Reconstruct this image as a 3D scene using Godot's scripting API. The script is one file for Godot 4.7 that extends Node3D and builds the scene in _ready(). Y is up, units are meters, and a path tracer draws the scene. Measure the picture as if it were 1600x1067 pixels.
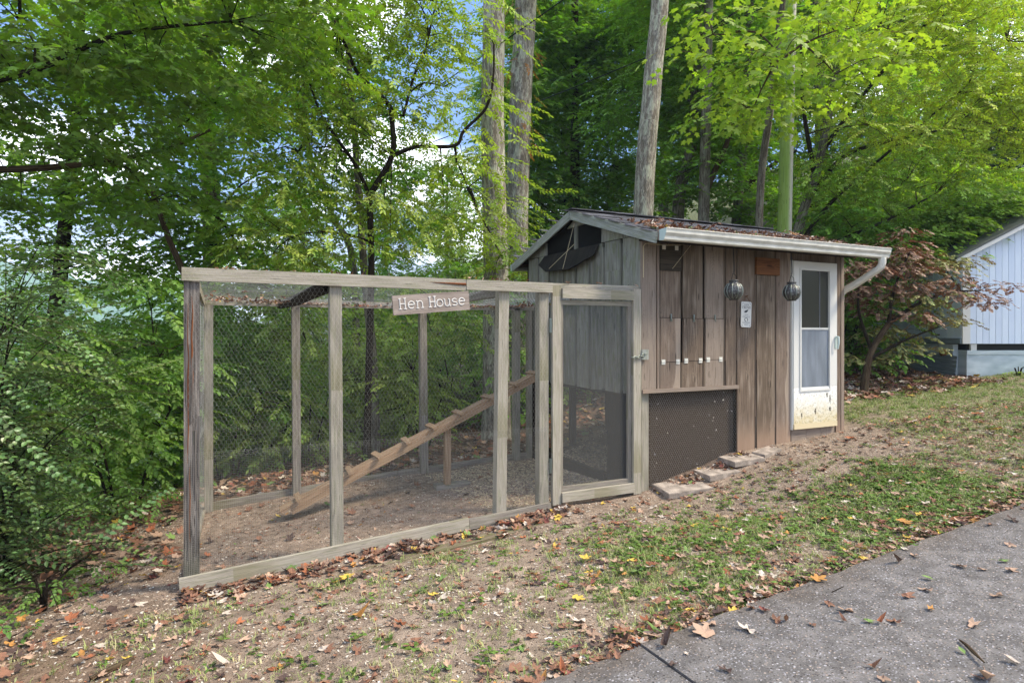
extends Node3D
# A weathered hen house with a wire run beside a driveway, in a wood.
# x runs along the front wall of the hen house, z towards the driveway, y up; metres.

var rng := RandomNumberGenerator.new()
var M := {}
var taken := {}
var noise_a := FastNoiseLite.new()
var noise_b := FastNoiseLite.new()
const YAW := -0.45336

# ---------------------------------------------------------------- mesh collector
class MB:
	var v := PackedVector3Array()
	var n := PackedVector3Array()
	var uv := PackedVector2Array()
	var c := PackedColorArray()
	var ix := PackedInt32Array()
	var col := Color(1, 1, 1)
	func vert(p: Vector3, nn: Vector3, u: Vector2) -> int:
		v.append(p); n.append(nn); uv.append(u); c.append(col)
		return v.size() - 1
	func tri(a: Vector3, b: Vector3, d: Vector3, ua := Vector2.ZERO, ub := Vector2.ZERO, ud := Vector2.ZERO):
		var nn := (d - a).cross(b - a).normalized()
		var i := vert(a, nn, ua)
		vert(b, nn, ub); vert(d, nn, ud)
		ix.append(i); ix.append(i + 1); ix.append(i + 2)
	# a quad whose front looks along «out»
	func quad(a: Vector3, b: Vector3, d: Vector3, e: Vector3, out: Vector3, ua := Vector2(0, 0), ub := Vector2(1, 0), ud := Vector2(1, 1), ue := Vector2(0, 1)):
		var nn := (d - a).cross(b - a)
		if nn.length_squared() < 1e-14:
			nn = (e - a).cross(d - a)
		nn = nn.normalized()
		var flip := nn.dot(out) < 0.0
		if flip:
			nn = -nn
		var i := vert(a, nn, ua)
		vert(b, nn, ub); vert(d, nn, ud); vert(e, nn, ue)
		if flip:
			for k in [0, 2, 1, 0, 3, 2]: ix.append(i + k)
		else:
			for k in [0, 1, 2, 0, 2, 3]: ix.append(i + k)
	# beam from a to b, width w along «wd», thickness t along the third direction; u runs across, v along
	func plank(a: Vector3, b: Vector3, wd: Vector3, w: float, t: float, v0 := 0.0, vs := 0.4, ch := 0.0):
		var ax := (b - a).normalized()
		var W := (wd - ax * wd.dot(ax)).normalized()
		var T := ax.cross(W).normalized()
		var L := a.distance_to(b)
		var p := []
		for e in [a, b]:
			for s in [[-1, -1], [1, -1], [1, 1], [-1, 1]]:
				p.append(e + W * w * 0.5 * s[0] + T * t * 0.5 * s[1])
		var m := v0
		var q := v0 + L * vs
		quad(p[0], p[1], p[5], p[4], -T, Vector2(0, m), Vector2(1, m), Vector2(1, q), Vector2(0, q))
		quad(p[3], p[2], p[6], p[7], T, Vector2(0, m), Vector2(1, m), Vector2(1, q), Vector2(0, q))
		var tu := clampf(t / w, 0.05, 1.0)
		quad(p[1], p[2], p[6], p[5], W, Vector2(1 - tu, m + .3), Vector2(1, m + .3), Vector2(1, q + .3), Vector2(1 - tu, q + .3))
		quad(p[0], p[3], p[7], p[4], -W, Vector2(0, m + .6), Vector2(tu, m + .6), Vector2(tu, q + .6), Vector2(0, q + .6))
		quad(p[0], p[1], p[2], p[3], -ax, Vector2(0, m), Vector2(1, m), Vector2(1, m + .03), Vector2(0, m + .03))
		quad(p[4], p[5], p[6], p[7], ax, Vector2(0, q), Vector2(1, q), Vector2(1, q + .03), Vector2(0, q + .03))
	func box(lo: Vector3, hi: Vector3, v0 := 0.0, vs := 0.4):   # grain along the longest side
		var s := hi - lo
		var m := (lo + hi) * 0.5
		if s.y >= s.x and s.y >= s.z:
			plank(Vector3(m.x, lo.y, m.z), Vector3(m.x, hi.y, m.z), Vector3.RIGHT, s.x, s.z, v0, vs)
		elif s.x >= s.z:
			plank(Vector3(lo.x, m.y, m.z), Vector3(hi.x, m.y, m.z), Vector3.UP, s.y, s.z, v0, vs)
		else:
			plank(Vector3(m.x, m.y, lo.z), Vector3(m.x, m.y, hi.z), Vector3.UP, s.y, s.x, v0, vs)
	# swept tube through pts, radii given at each point
	func tube(pts: Array, radii: Array, sides := 6, vs := 1.0, cap := true, wob := 0.0, ru := 2.0):
		var ring0 := -1
		var along := 0.0
		var X := Vector3.ZERO
		for k in pts.size():
			var p: Vector3 = pts[k]
			var d: Vector3 = (pts[mini(k + 1, pts.size() - 1)] - pts[maxi(k - 1, 0)]).normalized()
			if X == Vector3.ZERO:
				X = d.cross(Vector3(0.31, 0.17, 0.93)).normalized()
			X = (X - d * X.dot(d)).normalized()
			var Y := d.cross(X)
			if k > 0:
				along += p.distance_to(pts[k - 1])
			var at := v.size()
			for s in sides + 1:
				var a := TAU * s / sides
				var r: float = radii[k]
				if wob > 0.0:
					r *= 1.0 + wob * (sin(a * 3.0 + k * 1.7) * 0.6 + sin(a * 7.0 + k * 0.9) * 0.4)
				var o := X * cos(a) + Y * sin(a)
				vert(p + o * r, o, Vector2(ru * s / sides, along * vs))
			if ring0 >= 0:
				for s in sides:
					var i := ring0 + s
					var j := at + s
					for q in [i, j, i + 1, i + 1, j, j + 1]: ix.append(q)
			ring0 = at
		if cap and radii[-1] > 0.004:
			var e: Vector3 = pts[-1]
			var o2: Vector3 = (e - pts[-2]).normalized()
			var i0 := v.size() - sides - 1
			for s in sides:
				tri(e, v[i0 + s + 1], v[i0 + s])
	# lathe round the y axis through c; profile of [radius, y]
	func lathe(c: Vector3, prof: Array, sides := 16, rib := 0.0):
		var first := v.size()
		for k in prof.size():
			var a0: Array = prof[maxi(k - 1, 0)]
			var a1: Array = prof[mini(k + 1, prof.size() - 1)]
			var tn := Vector2(a1[1] - a0[1], -(a1[0] - a0[0])).normalized()
			for s in sides + 1:
				var a := TAU * s / sides
				var r: float = prof[k][0] * (1.0 + rib * (absf(sin(a * 5.0)) - 0.5))
				vert(c + Vector3(cos(a) * r, prof[k][1], sin(a) * r), Vector3(cos(a) * tn.x, tn.y, sin(a) * tn.x), Vector2(4.0 * s / sides, prof[k][1] * 4.0))
		for k in prof.size() - 1:
			for s in sides:
				var i := first + k * (sides + 1) + s
				var j := i + sides + 1
				for q in [i, i + 1, j, i + 1, j + 1, j]: ix.append(q)
	func mesh() -> ArrayMesh:
		var arr := []
		arr.resize(Mesh.ARRAY_MAX)
		arr[Mesh.ARRAY_VERTEX] = v
		arr[Mesh.ARRAY_NORMAL] = n
		arr[Mesh.ARRAY_TEX_UV] = uv
		arr[Mesh.ARRAY_COLOR] = c
		arr[Mesh.ARRAY_INDEX] = ix
		var m := ArrayMesh.new()
		m.add_surface_from_arrays(Mesh.PRIMITIVE_TRIANGLES, arr)
		return m

# ---------------------------------------------------------------- naming
func numbered(s: String) -> String:
	if not taken.has(s):
		taken[s] = 0
		return s
	taken[s] += 1
	return "%s_%03d" % [s, taken[s]]

func tag(o: Node, label := "", category := "", group := "", kind := ""):
	if label: o.set_meta("label", label)
	if category: o.set_meta("category", category)
	if group: o.set_meta("group", group)
	if kind: o.set_meta("kind", kind)

func thing(called: String, label: String, category: String, at := Vector3.ZERO, group := "", turn := 0.0) -> Node3D:
	var o := Node3D.new()
	o.name = numbered(called)
	add_child(o)
	o.position = at
	o.rotation.y = turn
	tag(o, label, category, group)
	return o

func part(called: String, mesh: Mesh, mat: Material, parent: Node = self) -> MeshInstance3D:
	var o := MeshInstance3D.new()
	o.name = called if parent != self else numbered(called)
	o.mesh = mesh
	o.material_override = null
	o.set_surface_override_material(0, mat)
	parent.add_child(o, true)
	return o

func solo(called: String, mesh: Mesh, mat: Material, label: String, category: String, group := "") -> MeshInstance3D:
	var o := part(called, mesh, mat)
	tag(o, label, category, group)
	return o

func scatter(called: String, mesh: Mesh, mat: Material, xf: Array, cols: Array, parent: Node = self) -> MultiMeshInstance3D:
	var mm := MultiMesh.new()
	mm.transform_format = MultiMesh.TRANSFORM_3D
	mm.use_colors = cols.size() > 0
	mm.mesh = mesh
	mm.instance_count = xf.size()
	for i in xf.size():
		mm.set_instance_transform(i, xf[i])
		if cols.size(): mm.set_instance_color(i, cols[i])
	var o := MultiMeshInstance3D.new()
	o.name = called if parent != self else numbered(called)
	o.multimesh = mm
	o.material_override = mat
	parent.add_child(o, true)
	o.set_meta("kind", "stuff")
	return o

func R(a: float, b: float) -> float: return rng.randf_range(a, b)

func lin(c: Color) -> Color: return c.srgb_to_linear()

# ---------------------------------------------------------------- ground height
const GX := [-400.0, -60.0, -20.0, -9.0, -6.0, -4.4, -3.0, -1.9, -1.0, 0.0, 0.6, 1.33, 2.2, 3.15, 5.0, 9.0, 14.0, 30.0, 60.0, 400.0]
const GZ := [400.0, 12.0, 5.2, 2.7, 1.2, 0.3, 0.0, -2.5, -4.0, -8.0, -14.0, -30.0, -80.0, -400.0]
const GH := [
	[-60.0, -20.0, -5.0, -2.0, -1.0, -0.5, 0.0, 0.1, 0.2, 0.3, 0.35, 0.4, 0.45, 0.5, 0.7, 1.0, 1.5, 3.0, 8.0, 60.0],
	[-50.0, -10.0, -2.0, -0.8, -0.35, -0.1, 0.0, 0.08, 0.15, 0.24, 0.29, 0.34, 0.41, 0.48, 0.6, 0.85, 1.2, 2.2, 4.0, 50.0],
	[-50.0, -10.0, -2.2, -0.7, -0.24, -0.08, 0.02, 0.10, 0.17, 0.245, 0.29, 0.344, 0.41, 0.478, 0.6, 0.85, 1.2, 2.2, 5.0, 50.0],
	[-50.0, -10.0, -2.3, -0.8, -0.3, -0.1, 0.01, 0.09, 0.16, 0.24, 0.285, 0.34, 0.405, 0.47, 0.6, 0.82, 1.2, 2.3, 6.0, 50.0],
	[-50.0, -11.0, -2.4, -0.9, -0.38, -0.2, -0.11, -0.04, 0.03, 0.04, 0.08, 0.19, 0.31, 0.43, 0.57, 0.78, 1.2, 2.5, 7.0, 55.0],
	[-50.0, -11.0, -2.5, -1.0, -0.46, -0.27, -0.19, -0.12, -0.03, -0.02, 0.055, 0.20, 0.33, 0.43, 0.57, 0.76, 1.2, 2.6, 8.0, 60.0],
	[-50.0, -11.0, -2.5, -1.0, -0.48, -0.27, -0.17, -0.1, -0.02, -0.01, 0.15, 0.33, 0.355, 0.44, 0.57, 0.75, 1.2, 2.6, 8.0, 60.0],
	[-52.0, -12.0, -3.0, -1.3, -0.6, -0.36, -0.2, -0.13, -0.1, -0.07, 0.0, 0.18, 0.32, 0.42, 0.6, 0.78, 1.3, 3.2, 9.0, 62.0],
	[-54.0, -13.0, -3.5, -1.6, -0.75, -0.5, -0.38, -0.32, -0.28, -0.25, -0.2, 0.0, 0.2, 0.35, 0.58, 0.9, 1.7, 4.5, 11.0, 64.0],
	[-60.0, -15.0, -5.0, -2.6, -1.6, -1.2, -0.9, -0.75, -0.65, -0.5, -0.4, -0.2, 0.0, 0.2, 0.5, 1.2, 3.0, 8.0, 16.0, 70.0],
	[-65.0, -18.0, -8.0, -5.0, -3.6, -2.9, -2.4, -2.0, -1.7, -1.3, -1.0, -0.6, -0.2, 0.2, 0.9, 2.5, 5.0, 12.0, 22.0, 80.0],
	[-70.0, -28.0, -18.0, -13.0, -10.0, -8.5, -7.5, -6.5, -5.8, -5.0, -4.5, -4.0, -3.0, -2.0, -0.8, 1.5, 4.0, 11.0, 22.0, 90.0],
	[-70.0, -48.0, -38.0, -32.0, -28.0, -26.0, -24.0, -22.0, -20.0, -18.0, -17.0, -16.0, -15.0, -14.0, -11.0, -7.0, -3.0, 8.0, 24.0, 110.0],
	[-70.0, -68.0, -66.0, -64.0, -62.0, -60.0, -60.0, -58.0, -56.0, -54.0, -52.0, -50.0, -48.0, -46.0, -42.0, -36.0, -30.0, -14.0, 14.0, 120.0]]

func seg(L: Array, t: float) -> Vector2:     # (index, share)
	var up: bool = L[1] > L[0]
	for i in L.size() - 1:
		if (t <= L[i + 1] if up else t >= L[i + 1]) or i == L.size() - 2:
			return Vector2(i, clampf((t - L[i]) / (L[i + 1] - L[i]), 0.0, 1.0))
	return Vector2.ZERO

func hy(x: float, z: float) -> float:
	var a := seg(GX, x)
	var b := seg(GZ, z)
	var i := int(a.x)
	var j := int(b.x)
	var h0: float = lerpf(GH[j][i], GH[j][i + 1], a.y)
	var h1: float = lerpf(GH[j + 1][i], GH[j + 1][i + 1], a.y)
	var h := lerpf(h0, h1, b.y)
	if z < 2.66:
		h += noise_a.get_noise_2d(x * 1.4, z * 1.4) * 0.045 * clampf((2.66 - z) * 2.0, 0.0, 1.0)
	return h

func smooth_h(x: float, z: float) -> float:
	var d := 0.22
	return (hy(x, z) * 2.0 + hy(x - d, z) + hy(x + d, z) + hy(x, minf(z + d, 2.7) if z < 2.7 else z + d) + hy(x, z - d)) / 6.0

func gp(x: float, z: float, up := 0.0) -> Vector3: return Vector3(x, smooth_h(x, z) + up, z)

# how much grass grows at a spot (0..1)
func grassy(x: float, z: float) -> float:
	var n := noise_b.get_noise_2d(x, z) * 0.9 + noise_a.get_noise_2d(x * 3.1, z * 3.1) * 0.5
	var w := 0.0
	if z > 2.66 or (z < 0.35 and x < 3.3): return 0.0
	# lawn at the right, strip beside the driveway, sparse tufts towards the left
	w = lerpf(-0.12, 0.50, smoothstep(-3.4, 0.2, x)) * smoothstep(0.25, 1.35, z)
	if x > 2.6:
		w = maxf(w, lerpf(-0.1, 0.85, smoothstep(2.9, 4.4, x + maxf(z, 0.0) * 0.6)))
	w -= 0.75 * exp(-pow((x - 0.2) / 1.3, 2.0) - pow((z - 0.62) / 0.50, 2.0))       # bare earth before the gate
	w -= 0.75 * exp(-pow((x - 2.2) / 1.2, 2.0) - pow((z - 0.55) / 0.55, 2.0))
	w -= 0.6 * exp(-pow((x - 4.2) / 1.6, 2.0) - pow((z - 1.75 - (x - 3.0) * 0.12) / 0.3, 2.0))   # worn track
	if z < -2.4: w -= 0.6
	return clampf((w * 0.72 + n * 0.50 + noise_a.get_noise_2d(x * 5.3 + 9.0, z * 5.3) * 0.35 + 0.04) * 1.6, 0.0, 1.0)

# ================================================================= build
func _ready():
	rng.seed = 4711
	noise_a.seed = 3
	noise_a.noise_type = FastNoiseLite.TYPE_SIMPLEX_SMOOTH
	noise_a.frequency = 0.9
	noise_a.fractal_octaves = 3
	noise_b.seed = 9
	noise_b.noise_type = FastNoiseLite.TYPE_SIMPLEX_SMOOTH
	noise_b.frequency = 0.55
	noise_b.fractal_octaves = 4
	# camera
	var cam := Camera3D.new()
	cam.name = "camera"
	cam.near = 0.1
	cam.far = 4000.0
	cam.projection = Camera3D.PROJECTION_FRUSTUM
	cam.size = 0.1 * 1067.0 / 975.0
	cam.frustum_offset = Vector2(0, -0.1 * 13.5 / 975.0)
	cam.position = Vector3(-4.0235, 1.65, 5.2012)
	cam.rotation.y = YAW
	add_child(cam)
	cam.current = true
	# sky and air
	var env := Environment.new()
	env.background_mode = Environment.BG_SKY
	env.sky = Sky.new()
	var pano := PanoramaSkyMaterial.new()
	pano.panorama = sky_picture()
	env.sky.sky_material = pano
	env.tonemap_mode = Environment.TONE_MAPPER_LINEAR
	env.tonemap_exposure = 4.25
	env.fog_enabled = true
	env.fog_density = 0.0007
	env.fog_light_color = Color(0.80, 0.88, 0.95)
	env.sdfgi_enabled = true
	env.ssao_enabled = true
	env.ssil_enabled = true
	var we := WorldEnvironment.new()
	we.name = "air"
	we.environment = env
	add_child(we)
	# a soft sun behind thin cloud, high on the right
	var sun := DirectionalLight3D.new()
	sun.name = "sun"
	sun.light_energy = 0.5
	sun.light_color = Color(1.0, 0.95, 0.86)
	sun.light_angular_distance = 12.0
	sun.shadow_enabled = true
	sun.basis = Basis.looking_at(-Vector3(0.60, 0.80, 0.38).normalized())
	add_child(sun)

	materials()
	ground()
	far_hills()
	driveway()
	hen_house()
	chicken_run()
	small_things()
	blue_shed()
	pole_and_cables()
	trees()
	ground_cover()
	fallen_leaves()

func sky_picture() -> ImageTexture:
	var w := 1024
	var h := 512
	var im := Image.create(w, h, false, Image.FORMAT_RGBF)
	var f := FastNoiseLite.new()
	f.seed = 21
	f.noise_type = FastNoiseLite.TYPE_SIMPLEX_SMOOTH
	f.frequency = 1.5
	f.fractal_octaves = 6
	for y in h:
		var el := PI * (0.5 - (y + 0.5) / h)
		for x in w:
			var az := TAU * (x + 0.5) / w
			var d := Vector3(cos(el) * cos(az), sin(el), cos(el) * sin(az))
			var u := maxf(d.y, 0.0)
			var blue := Color(0.12, 0.19, 0.31).lerp(Color(0.032, 0.090, 0.245), pow(u, 0.42))
			var q := d / (0.35 + u)
			var n := f.get_noise_3d(q.x * 1.1, q.y * 0.6, q.z * 1.1)
			var k := smoothstep(-0.10, 0.26, n - 0.02)
			k = maxf(k * 0.95, 0.45 * (1.0 - smoothstep(0.0, 0.22, u)))
			var c := blue.lerp(Color(0.92, 0.94, 0.98), k)
			if d.y < 0.0:
				c = Color(0.25, 0.26, 0.22)
			im.set_pixel(x, y, c)
	return ImageTexture.create_from_image(im)

# ---------------------------------------------------------------- materials
func wood_tex(base: Color, dark: Color, light: Color, sd: int, sap := 0.0, splash := Color(0, 0, 0, 0), moss := 0.0) -> ImageTexture:
	var w := 128
	var h := 512
	var im := Image.create(w, h, false, Image.FORMAT_RGB8)
	var f := FastNoiseLite.new()
	f.seed = sd
	f.frequency = 1.0
	f.noise_type = FastNoiseLite.TYPE_SIMPLEX_SMOOTH
	f.fractal_octaves = 2
	var knots := []
	var r2 := RandomNumberGenerator.new()
	r2.seed = sd
	for k in 4: knots.append(Vector3(r2.randf_range(12, 116), r2.randf_range(20, 490), r2.randf_range(2.2, 4.5)))
	for y in h:
		var edge := 0.76 + 0.26 * f.get_noise_1d(y * 0.0045 + 50.0)
		for x in w:
			var X := float(x)
			for k in knots:
				var dx: float = x - k.x
				var dy: float = (y - k.y) * 0.35
				X += signf(dx) * 9.0 * exp(-(dx * dx + dy * dy) / 160.0)
			var g := f.get_noise_2d(X * 0.16, y * 0.006) * 0.55 + f.get_noise_2d(X * 0.5 + 40.0, y * 0.014) * 0.45
			var big := f.get_noise_2d(X * 0.02 + 9.0, y * 0.012 + 3.0)
			var c := base.lerp(dark, clampf(-g * 1.4 - big * 0.5, 0.0, 1.0)).lerp(light, clampf(g * 1.1 + big * 0.6, 0.0, 1.0))
			if f.get_noise_2d(X * 0.75 + 11.0, y * 0.009 + 77.0) > 0.55: c = c.lerp(dark * 0.55, 0.7)     # drying cracks
			if sap > 0.0 and float(x) / w > edge: c = c.lerp(light * 1.12, sap * smoothstep(0.0, 0.03, float(x) / w - edge))
			for k in knots:
				var d2: float = pow((x - k.x) / k.z, 2.0) + pow((y - k.y) / (k.z * 2.2), 2.0)
				if d2 < 1.6: c = c.lerp(dark * 0.6, 0.8 * (1.0 - d2 / 1.6))
			if splash.a > 0.0:
				c = c.lerp(Color(splash.r, splash.g, splash.b), splash.a * smoothstep(0.16, 0.02, float(y) / h + 0.05 * g))
			if moss > 0.0:
				c = c.lerp(Color(0.36, 0.40, 0.22), moss * smoothstep(0.05, 0.5, f.get_noise_2d(X * 0.03 + 31.0, y * 0.02)))
			im.set_pixel(x, y, c)
	return ImageTexture.create_from_image(im)

func mat(albedo, rough := 0.8, metal := 0.0, tex: Texture2D = null, spec := 0.4) -> StandardMaterial3D:
	var m := StandardMaterial3D.new()
	m.albedo_color = albedo
	m.roughness = rough
	m.metallic = metal
	m.metallic_specular = spec
	if tex: m.albedo_texture = tex
	return m

func relief(m: StandardMaterial3D, tex: Texture2D, cm: float):
	m.heightmap_enabled = true
	m.heightmap_texture = tex
	m.heightmap_scale = cm

func noise_tex(sz: int, freq: float, oct: int, a: Color, b: Color, sd: int, kind := FastNoiseLite.TYPE_SIMPLEX_SMOOTH, sx := 1.0, pw := 1.0) -> ImageTexture:
	var f := FastNoiseLite.new()
	f.seed = sd
	f.noise_type = kind
	f.frequency = freq
	f.fractal_octaves = oct
	var g := f.get_seamless_image(sz, sz)
	var im := Image.create(sz, sz, false, Image.FORMAT_RGB8)
	for y in sz:
		for x in sz:
			var t := pow(g.get_pixel(int(x * sx) % sz, y).r, pw)
			im.set_pixel(x, y, a.lerp(b, t))
	return ImageTexture.create_from_image(im)

func speckle_tex(sz: int, base: Color, spots: Array, count: int, sd: int, rmax := 2.2) -> Image:
	var im := Image.create(sz, sz, false, Image.FORMAT_RGB8)
	var f := FastNoiseLite.new()
	f.seed = sd
	f.frequency = 0.012
	f.fractal_octaves = 5
	var g := f.get_seamless_image(sz, sz)
	var f2 := FastNoiseLite.new()
	f2.seed = sd + 5
	f2.frequency = 0.16
	f2.fractal_octaves = 2
	var g2 := f2.get_seamless_image(sz, sz)
	for y in sz:
		for x in sz:
			var t := 0.62 + 0.42 * g.get_pixel(x, y).r + 0.34 * g2.get_pixel(x, y).r
			im.set_pixel(x, y, Color(base.r * t, base.g * t, base.b * t))
	var r2 := RandomNumberGenerator.new()
	r2.seed = sd
	for k in count:
		var c: Color = spots[r2.randi() % spots.size()]
		var cx := r2.randi() % sz
		var cy := r2.randi() % sz
		var ra := r2.randf_range(0.6, rmax)
		var rb := ra * r2.randf_range(0.5, 1.0)
		var sh := r2.randf_range(0.75, 1.2)
		for yy in range(-3, 4):
			for xx in range(-3, 4):
				if pow(xx / ra, 2.0) + pow(yy / rb, 2.0) <= 1.0:
					im.set_pixel(posmod(cx + xx, sz), posmod(cy + yy, sz), Color(c.r * sh, c.g * sh, c.b * sh))
	return im

func leaf_mat(back := Color(0.92, 1.0, 0.5), rough := 0.5, spec := 0.45) -> StandardMaterial3D:
	var m := mat(Color.WHITE, rough, 0.0, null, spec)
	m.vertex_color_use_as_albedo = true
	m.backlight_enabled = true
	m.backlight = back
	m.cull_mode = BaseMaterial3D.CULL_DISABLED
	return m

func materials():
	var grain := noise_tex(256, 0.05, 3, Color(0, 0, 0), Color(1, 1, 1), 4, FastNoiseLite.TYPE_SIMPLEX_SMOOTH, 6.0)
	var tan_splash := Color(0.60, 0.50, 0.42, 0.75)
	M.brown = []
	for k in 4:
		var bs: Color = [Color(0.425, 0.367, 0.315), Color(0.47, 0.41, 0.36), Color(0.395, 0.342, 0.29), Color(0.54, 0.485, 0.435)][k]
		var t := wood_tex(bs, bs * 0.84, Color(0.58, 0.53, 0.475), 30 + k, [0.0, 0.6, 0.25, 0.0][k], tan_splash)
		M.brown.append(mat(Color.WHITE, 0.85, 0.0, t, 0.25))
	M.grey = []
	for k in 3:
		var bs: Color = [Color(0.475, 0.47, 0.43), Color(0.53, 0.525, 0.485), Color(0.445, 0.44, 0.405)][k]
		var t := wood_tex(bs, bs * 0.8, Color(0.60, 0.60, 0.575), 50 + k, 0.0, Color(0, 0, 0, 0), 0.25)
		M.grey.append(mat(Color.WHITE, 0.85, 0.0, t, 0.25))
	M.run = []
	for k in 3:
		var bs: Color = [Color(0.625, 0.595, 0.54), Color(0.565, 0.54, 0.49), Color(0.51, 0.48, 0.445)][k]
		var t := wood_tex(bs, bs * 0.80, Color(0.69, 0.665, 0.61), 70 + k, 0.0, Color(0.42, 0.40, 0.28, 0.4), 0.16)
		M.run.append(mat(Color.WHITE, 0.85, 0.0, t, 0.25))
	M.rotten = mat(Color.WHITE, 0.9, 0.0, wood_tex(Color(0.42, 0.40, 0.38), Color(0.13, 0.11, 0.10), Color(0.60, 0.56, 0.52), 91, 0.0, Color(0.25, 0.26, 0.20, 0.5)), 0.2)
	M.rust_core = mat(Color(0.42, 0.25, 0.14), 0.95)
	M.ramp = mat(Color.WHITE, 0.85, 0.0, wood_tex(Color(0.60, 0.50, 0.40), Color(0.42, 0.34, 0.27), Color(0.70, 0.61, 0.51), 95), 0.25)
	M.darkwood = mat(Color.WHITE, 0.9, 0.0, wood_tex(Color(0.15, 0.12, 0.10), Color(0.09, 0.07, 0.06), Color(0.21, 0.165, 0.14), 97), 0.2)
	M.flap = mat(Color.WHITE, 0.8, 0.0, wood_tex(Color(0.145, 0.135, 0.125), Color(0.08, 0.075, 0.07), Color(0.22, 0.20, 0.19), 98), 0.3)
	M.hatch_dark = mat(Color.WHITE, 0.9, 0.0, wood_tex(Color(0.26, 0.235, 0.20), Color(0.17, 0.15, 0.13), Color(0.33, 0.29, 0.25), 99), 0.2)
	M.plaque = mat(Color.WHITE, 0.8, 0.0, wood_tex(Color(0.42, 0.27, 0.16), Color(0.30, 0.18, 0.10), Color(0.50, 0.34, 0.21), 100), 0.3)
	M.fascia = mat(Color.WHITE, 0.75, 0.0, wood_tex(Color(0.57, 0.58, 0.55), Color(0.43, 0.44, 0.41), Color(0.67, 0.68, 0.66), 101, 0.0, Color(0, 0, 0, 0), 0.2), 0.3)
	M.timber = mat(Color.WHITE, 0.95, 0.0, wood_tex(Color(0.45, 0.41, 0.34), Color(0.33, 0.29, 0.22), Color(0.55, 0.51, 0.43), 102, 0.0, Color(0, 0, 0, 0), 0.55), 0.15)
	M.signwood = mat(Color.WHITE, 0.85, 0.0, wood_tex(Color(0.57, 0.525, 0.49), Color(0.45, 0.40, 0.36), Color(0.67, 0.62, 0.58), 103), 0.25)
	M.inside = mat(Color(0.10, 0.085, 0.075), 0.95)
	M.white = mat(Color(0.80, 0.795, 0.77), 0.45)
	M.letters = mat(Color(0.80, 0.79, 0.77), 0.7)
	M.cut = mat(Color(0.34, 0.31, 0.28), 0.9)
	M.ink = mat(Color(0.22, 0.23, 0.25), 0.7)
	M.ink_faint = mat(Color(0.52, 0.53, 0.56), 0.7)
	M.tar = mat(Color(0.27, 0.235, 0.205), 0.95, 0.0, null, 0.2)
	M.black = mat(Color(0.05, 0.05, 0.05), 0.6)
	# gutter enamel with faint streaks of dirt
	var gut := noise_tex(256, 0.02, 4, Color(0.70, 0.69, 0.64), Color(0.85, 0.84, 0.80), 12, FastNoiseLite.TYPE_SIMPLEX_SMOOTH, 1.0, 0.6)
	M.gutter = mat(Color.WHITE, 0.4, 0.0, gut)
	M.gutter_cap = mat(Color(0.70, 0.76, 0.74), 0.5)
	M.gutter_dirt = mat(Color(0.42, 0.38, 0.31), 0.7)
	# the door's lower panel: stained enamel
	M.door_panel = mat(Color.WHITE, 0.5, 0.0, door_panel_tex())
	M.kick = mat(Color(0.80, 0.74, 0.60), 0.8)
	M.glass_dark = mat(Color(0.13, 0.13, 0.13), 0.12, 0.0, null, 0.5)
	M.glass_dark.albedo_color = Color(0.19, 0.19, 0.185)
	M.glass_frost = mat(Color.WHITE, 0.3, 0.0, noise_tex(128, 0.03, 3, Color(0.40, 0.43, 0.46), Color(0.50, 0.53, 0.57), 14), 0.5)
	M.zinc = mat(Color(0.75, 0.76, 0.76), 0.42, 0.75)
	M.steel = mat(Color(0.55, 0.58, 0.55), 0.4, 0.8)
	M.lantern = mat(Color(0.8, 0.8, 0.8), 0.55, 0.6, noise_tex(128, 0.09, 3, Color(0.20, 0.20, 0.20), Color(0.72, 0.72, 0.71), 15, FastNoiseLite.TYPE_CELLULAR))
	M.wire = mat(Color(0.66, 0.66, 0.64), 0.5, 0.3)
	M.cloth = mat(Color(0.79, 0.81, 0.83, 0.24), 0.9)
	M.screen = mat(Color(0.42, 0.42, 0.41, 0.30), 0.95)
	M.screen.transparency = BaseMaterial3D.TRANSPARENCY_ALPHA
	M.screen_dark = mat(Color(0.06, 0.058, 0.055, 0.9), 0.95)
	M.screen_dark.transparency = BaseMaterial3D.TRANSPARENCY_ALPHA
	# asphalt shingles
	M.shingle = []
	for k in 3:
		var v: float = [0.27, 0.33, 0.39][k]
		M.shingle.append(mat(Color.WHITE, 0.9, 0.0, ImageTexture.create_from_image(speckle_tex(128, Color(v, v, v * 1.06), [Color(0.5, 0.5, 0.52), Color(0.16, 0.16, 0.18), Color(0.40, 0.36, 0.33)], 700, 60 + k, 1.3)), 0.3))
	# exposed-aggregate driveway
	var ag := speckle_tex(1024, Color(0.40, 0.385, 0.375), [Color(0.57, 0.56, 0.57), Color(0.48, 0.47, 0.48), Color(0.33, 0.31, 0.30), Color(0.27, 0.25, 0.24), Color(0.55, 0.50, 0.46)], 26000, 5, 3.2)
	M.drive = mat(Color.WHITE, 0.85, 0.0, ImageTexture.create_from_image(ag), 0.3)
	M.drive.uv1_scale = Vector3(0.55, 0.55, 1)
	M.drive.vertex_color_use_as_albedo = true
	relief(M.drive, M.drive.albedo_texture, 0.5)
	M.joint = mat(Color(0.20, 0.18, 0.155), 0.95)
	# earth
	var soil := speckle_tex(1024, Color(0.60, 0.55, 0.51), [Color(0.70, 0.65, 0.60), Color(0.76, 0.72, 0.67), Color(0.42, 0.36, 0.31), Color(0.31, 0.25, 0.21), Color(0.52, 0.46, 0.41)], 14000, 8, 3.4)
	M.soil = mat(Color.WHITE, 0.95, 0.0, ImageTexture.create_from_image(soil), 0.2)
	M.soil.uv1_scale = Vector3(0.62, 0.62, 1)
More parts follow.
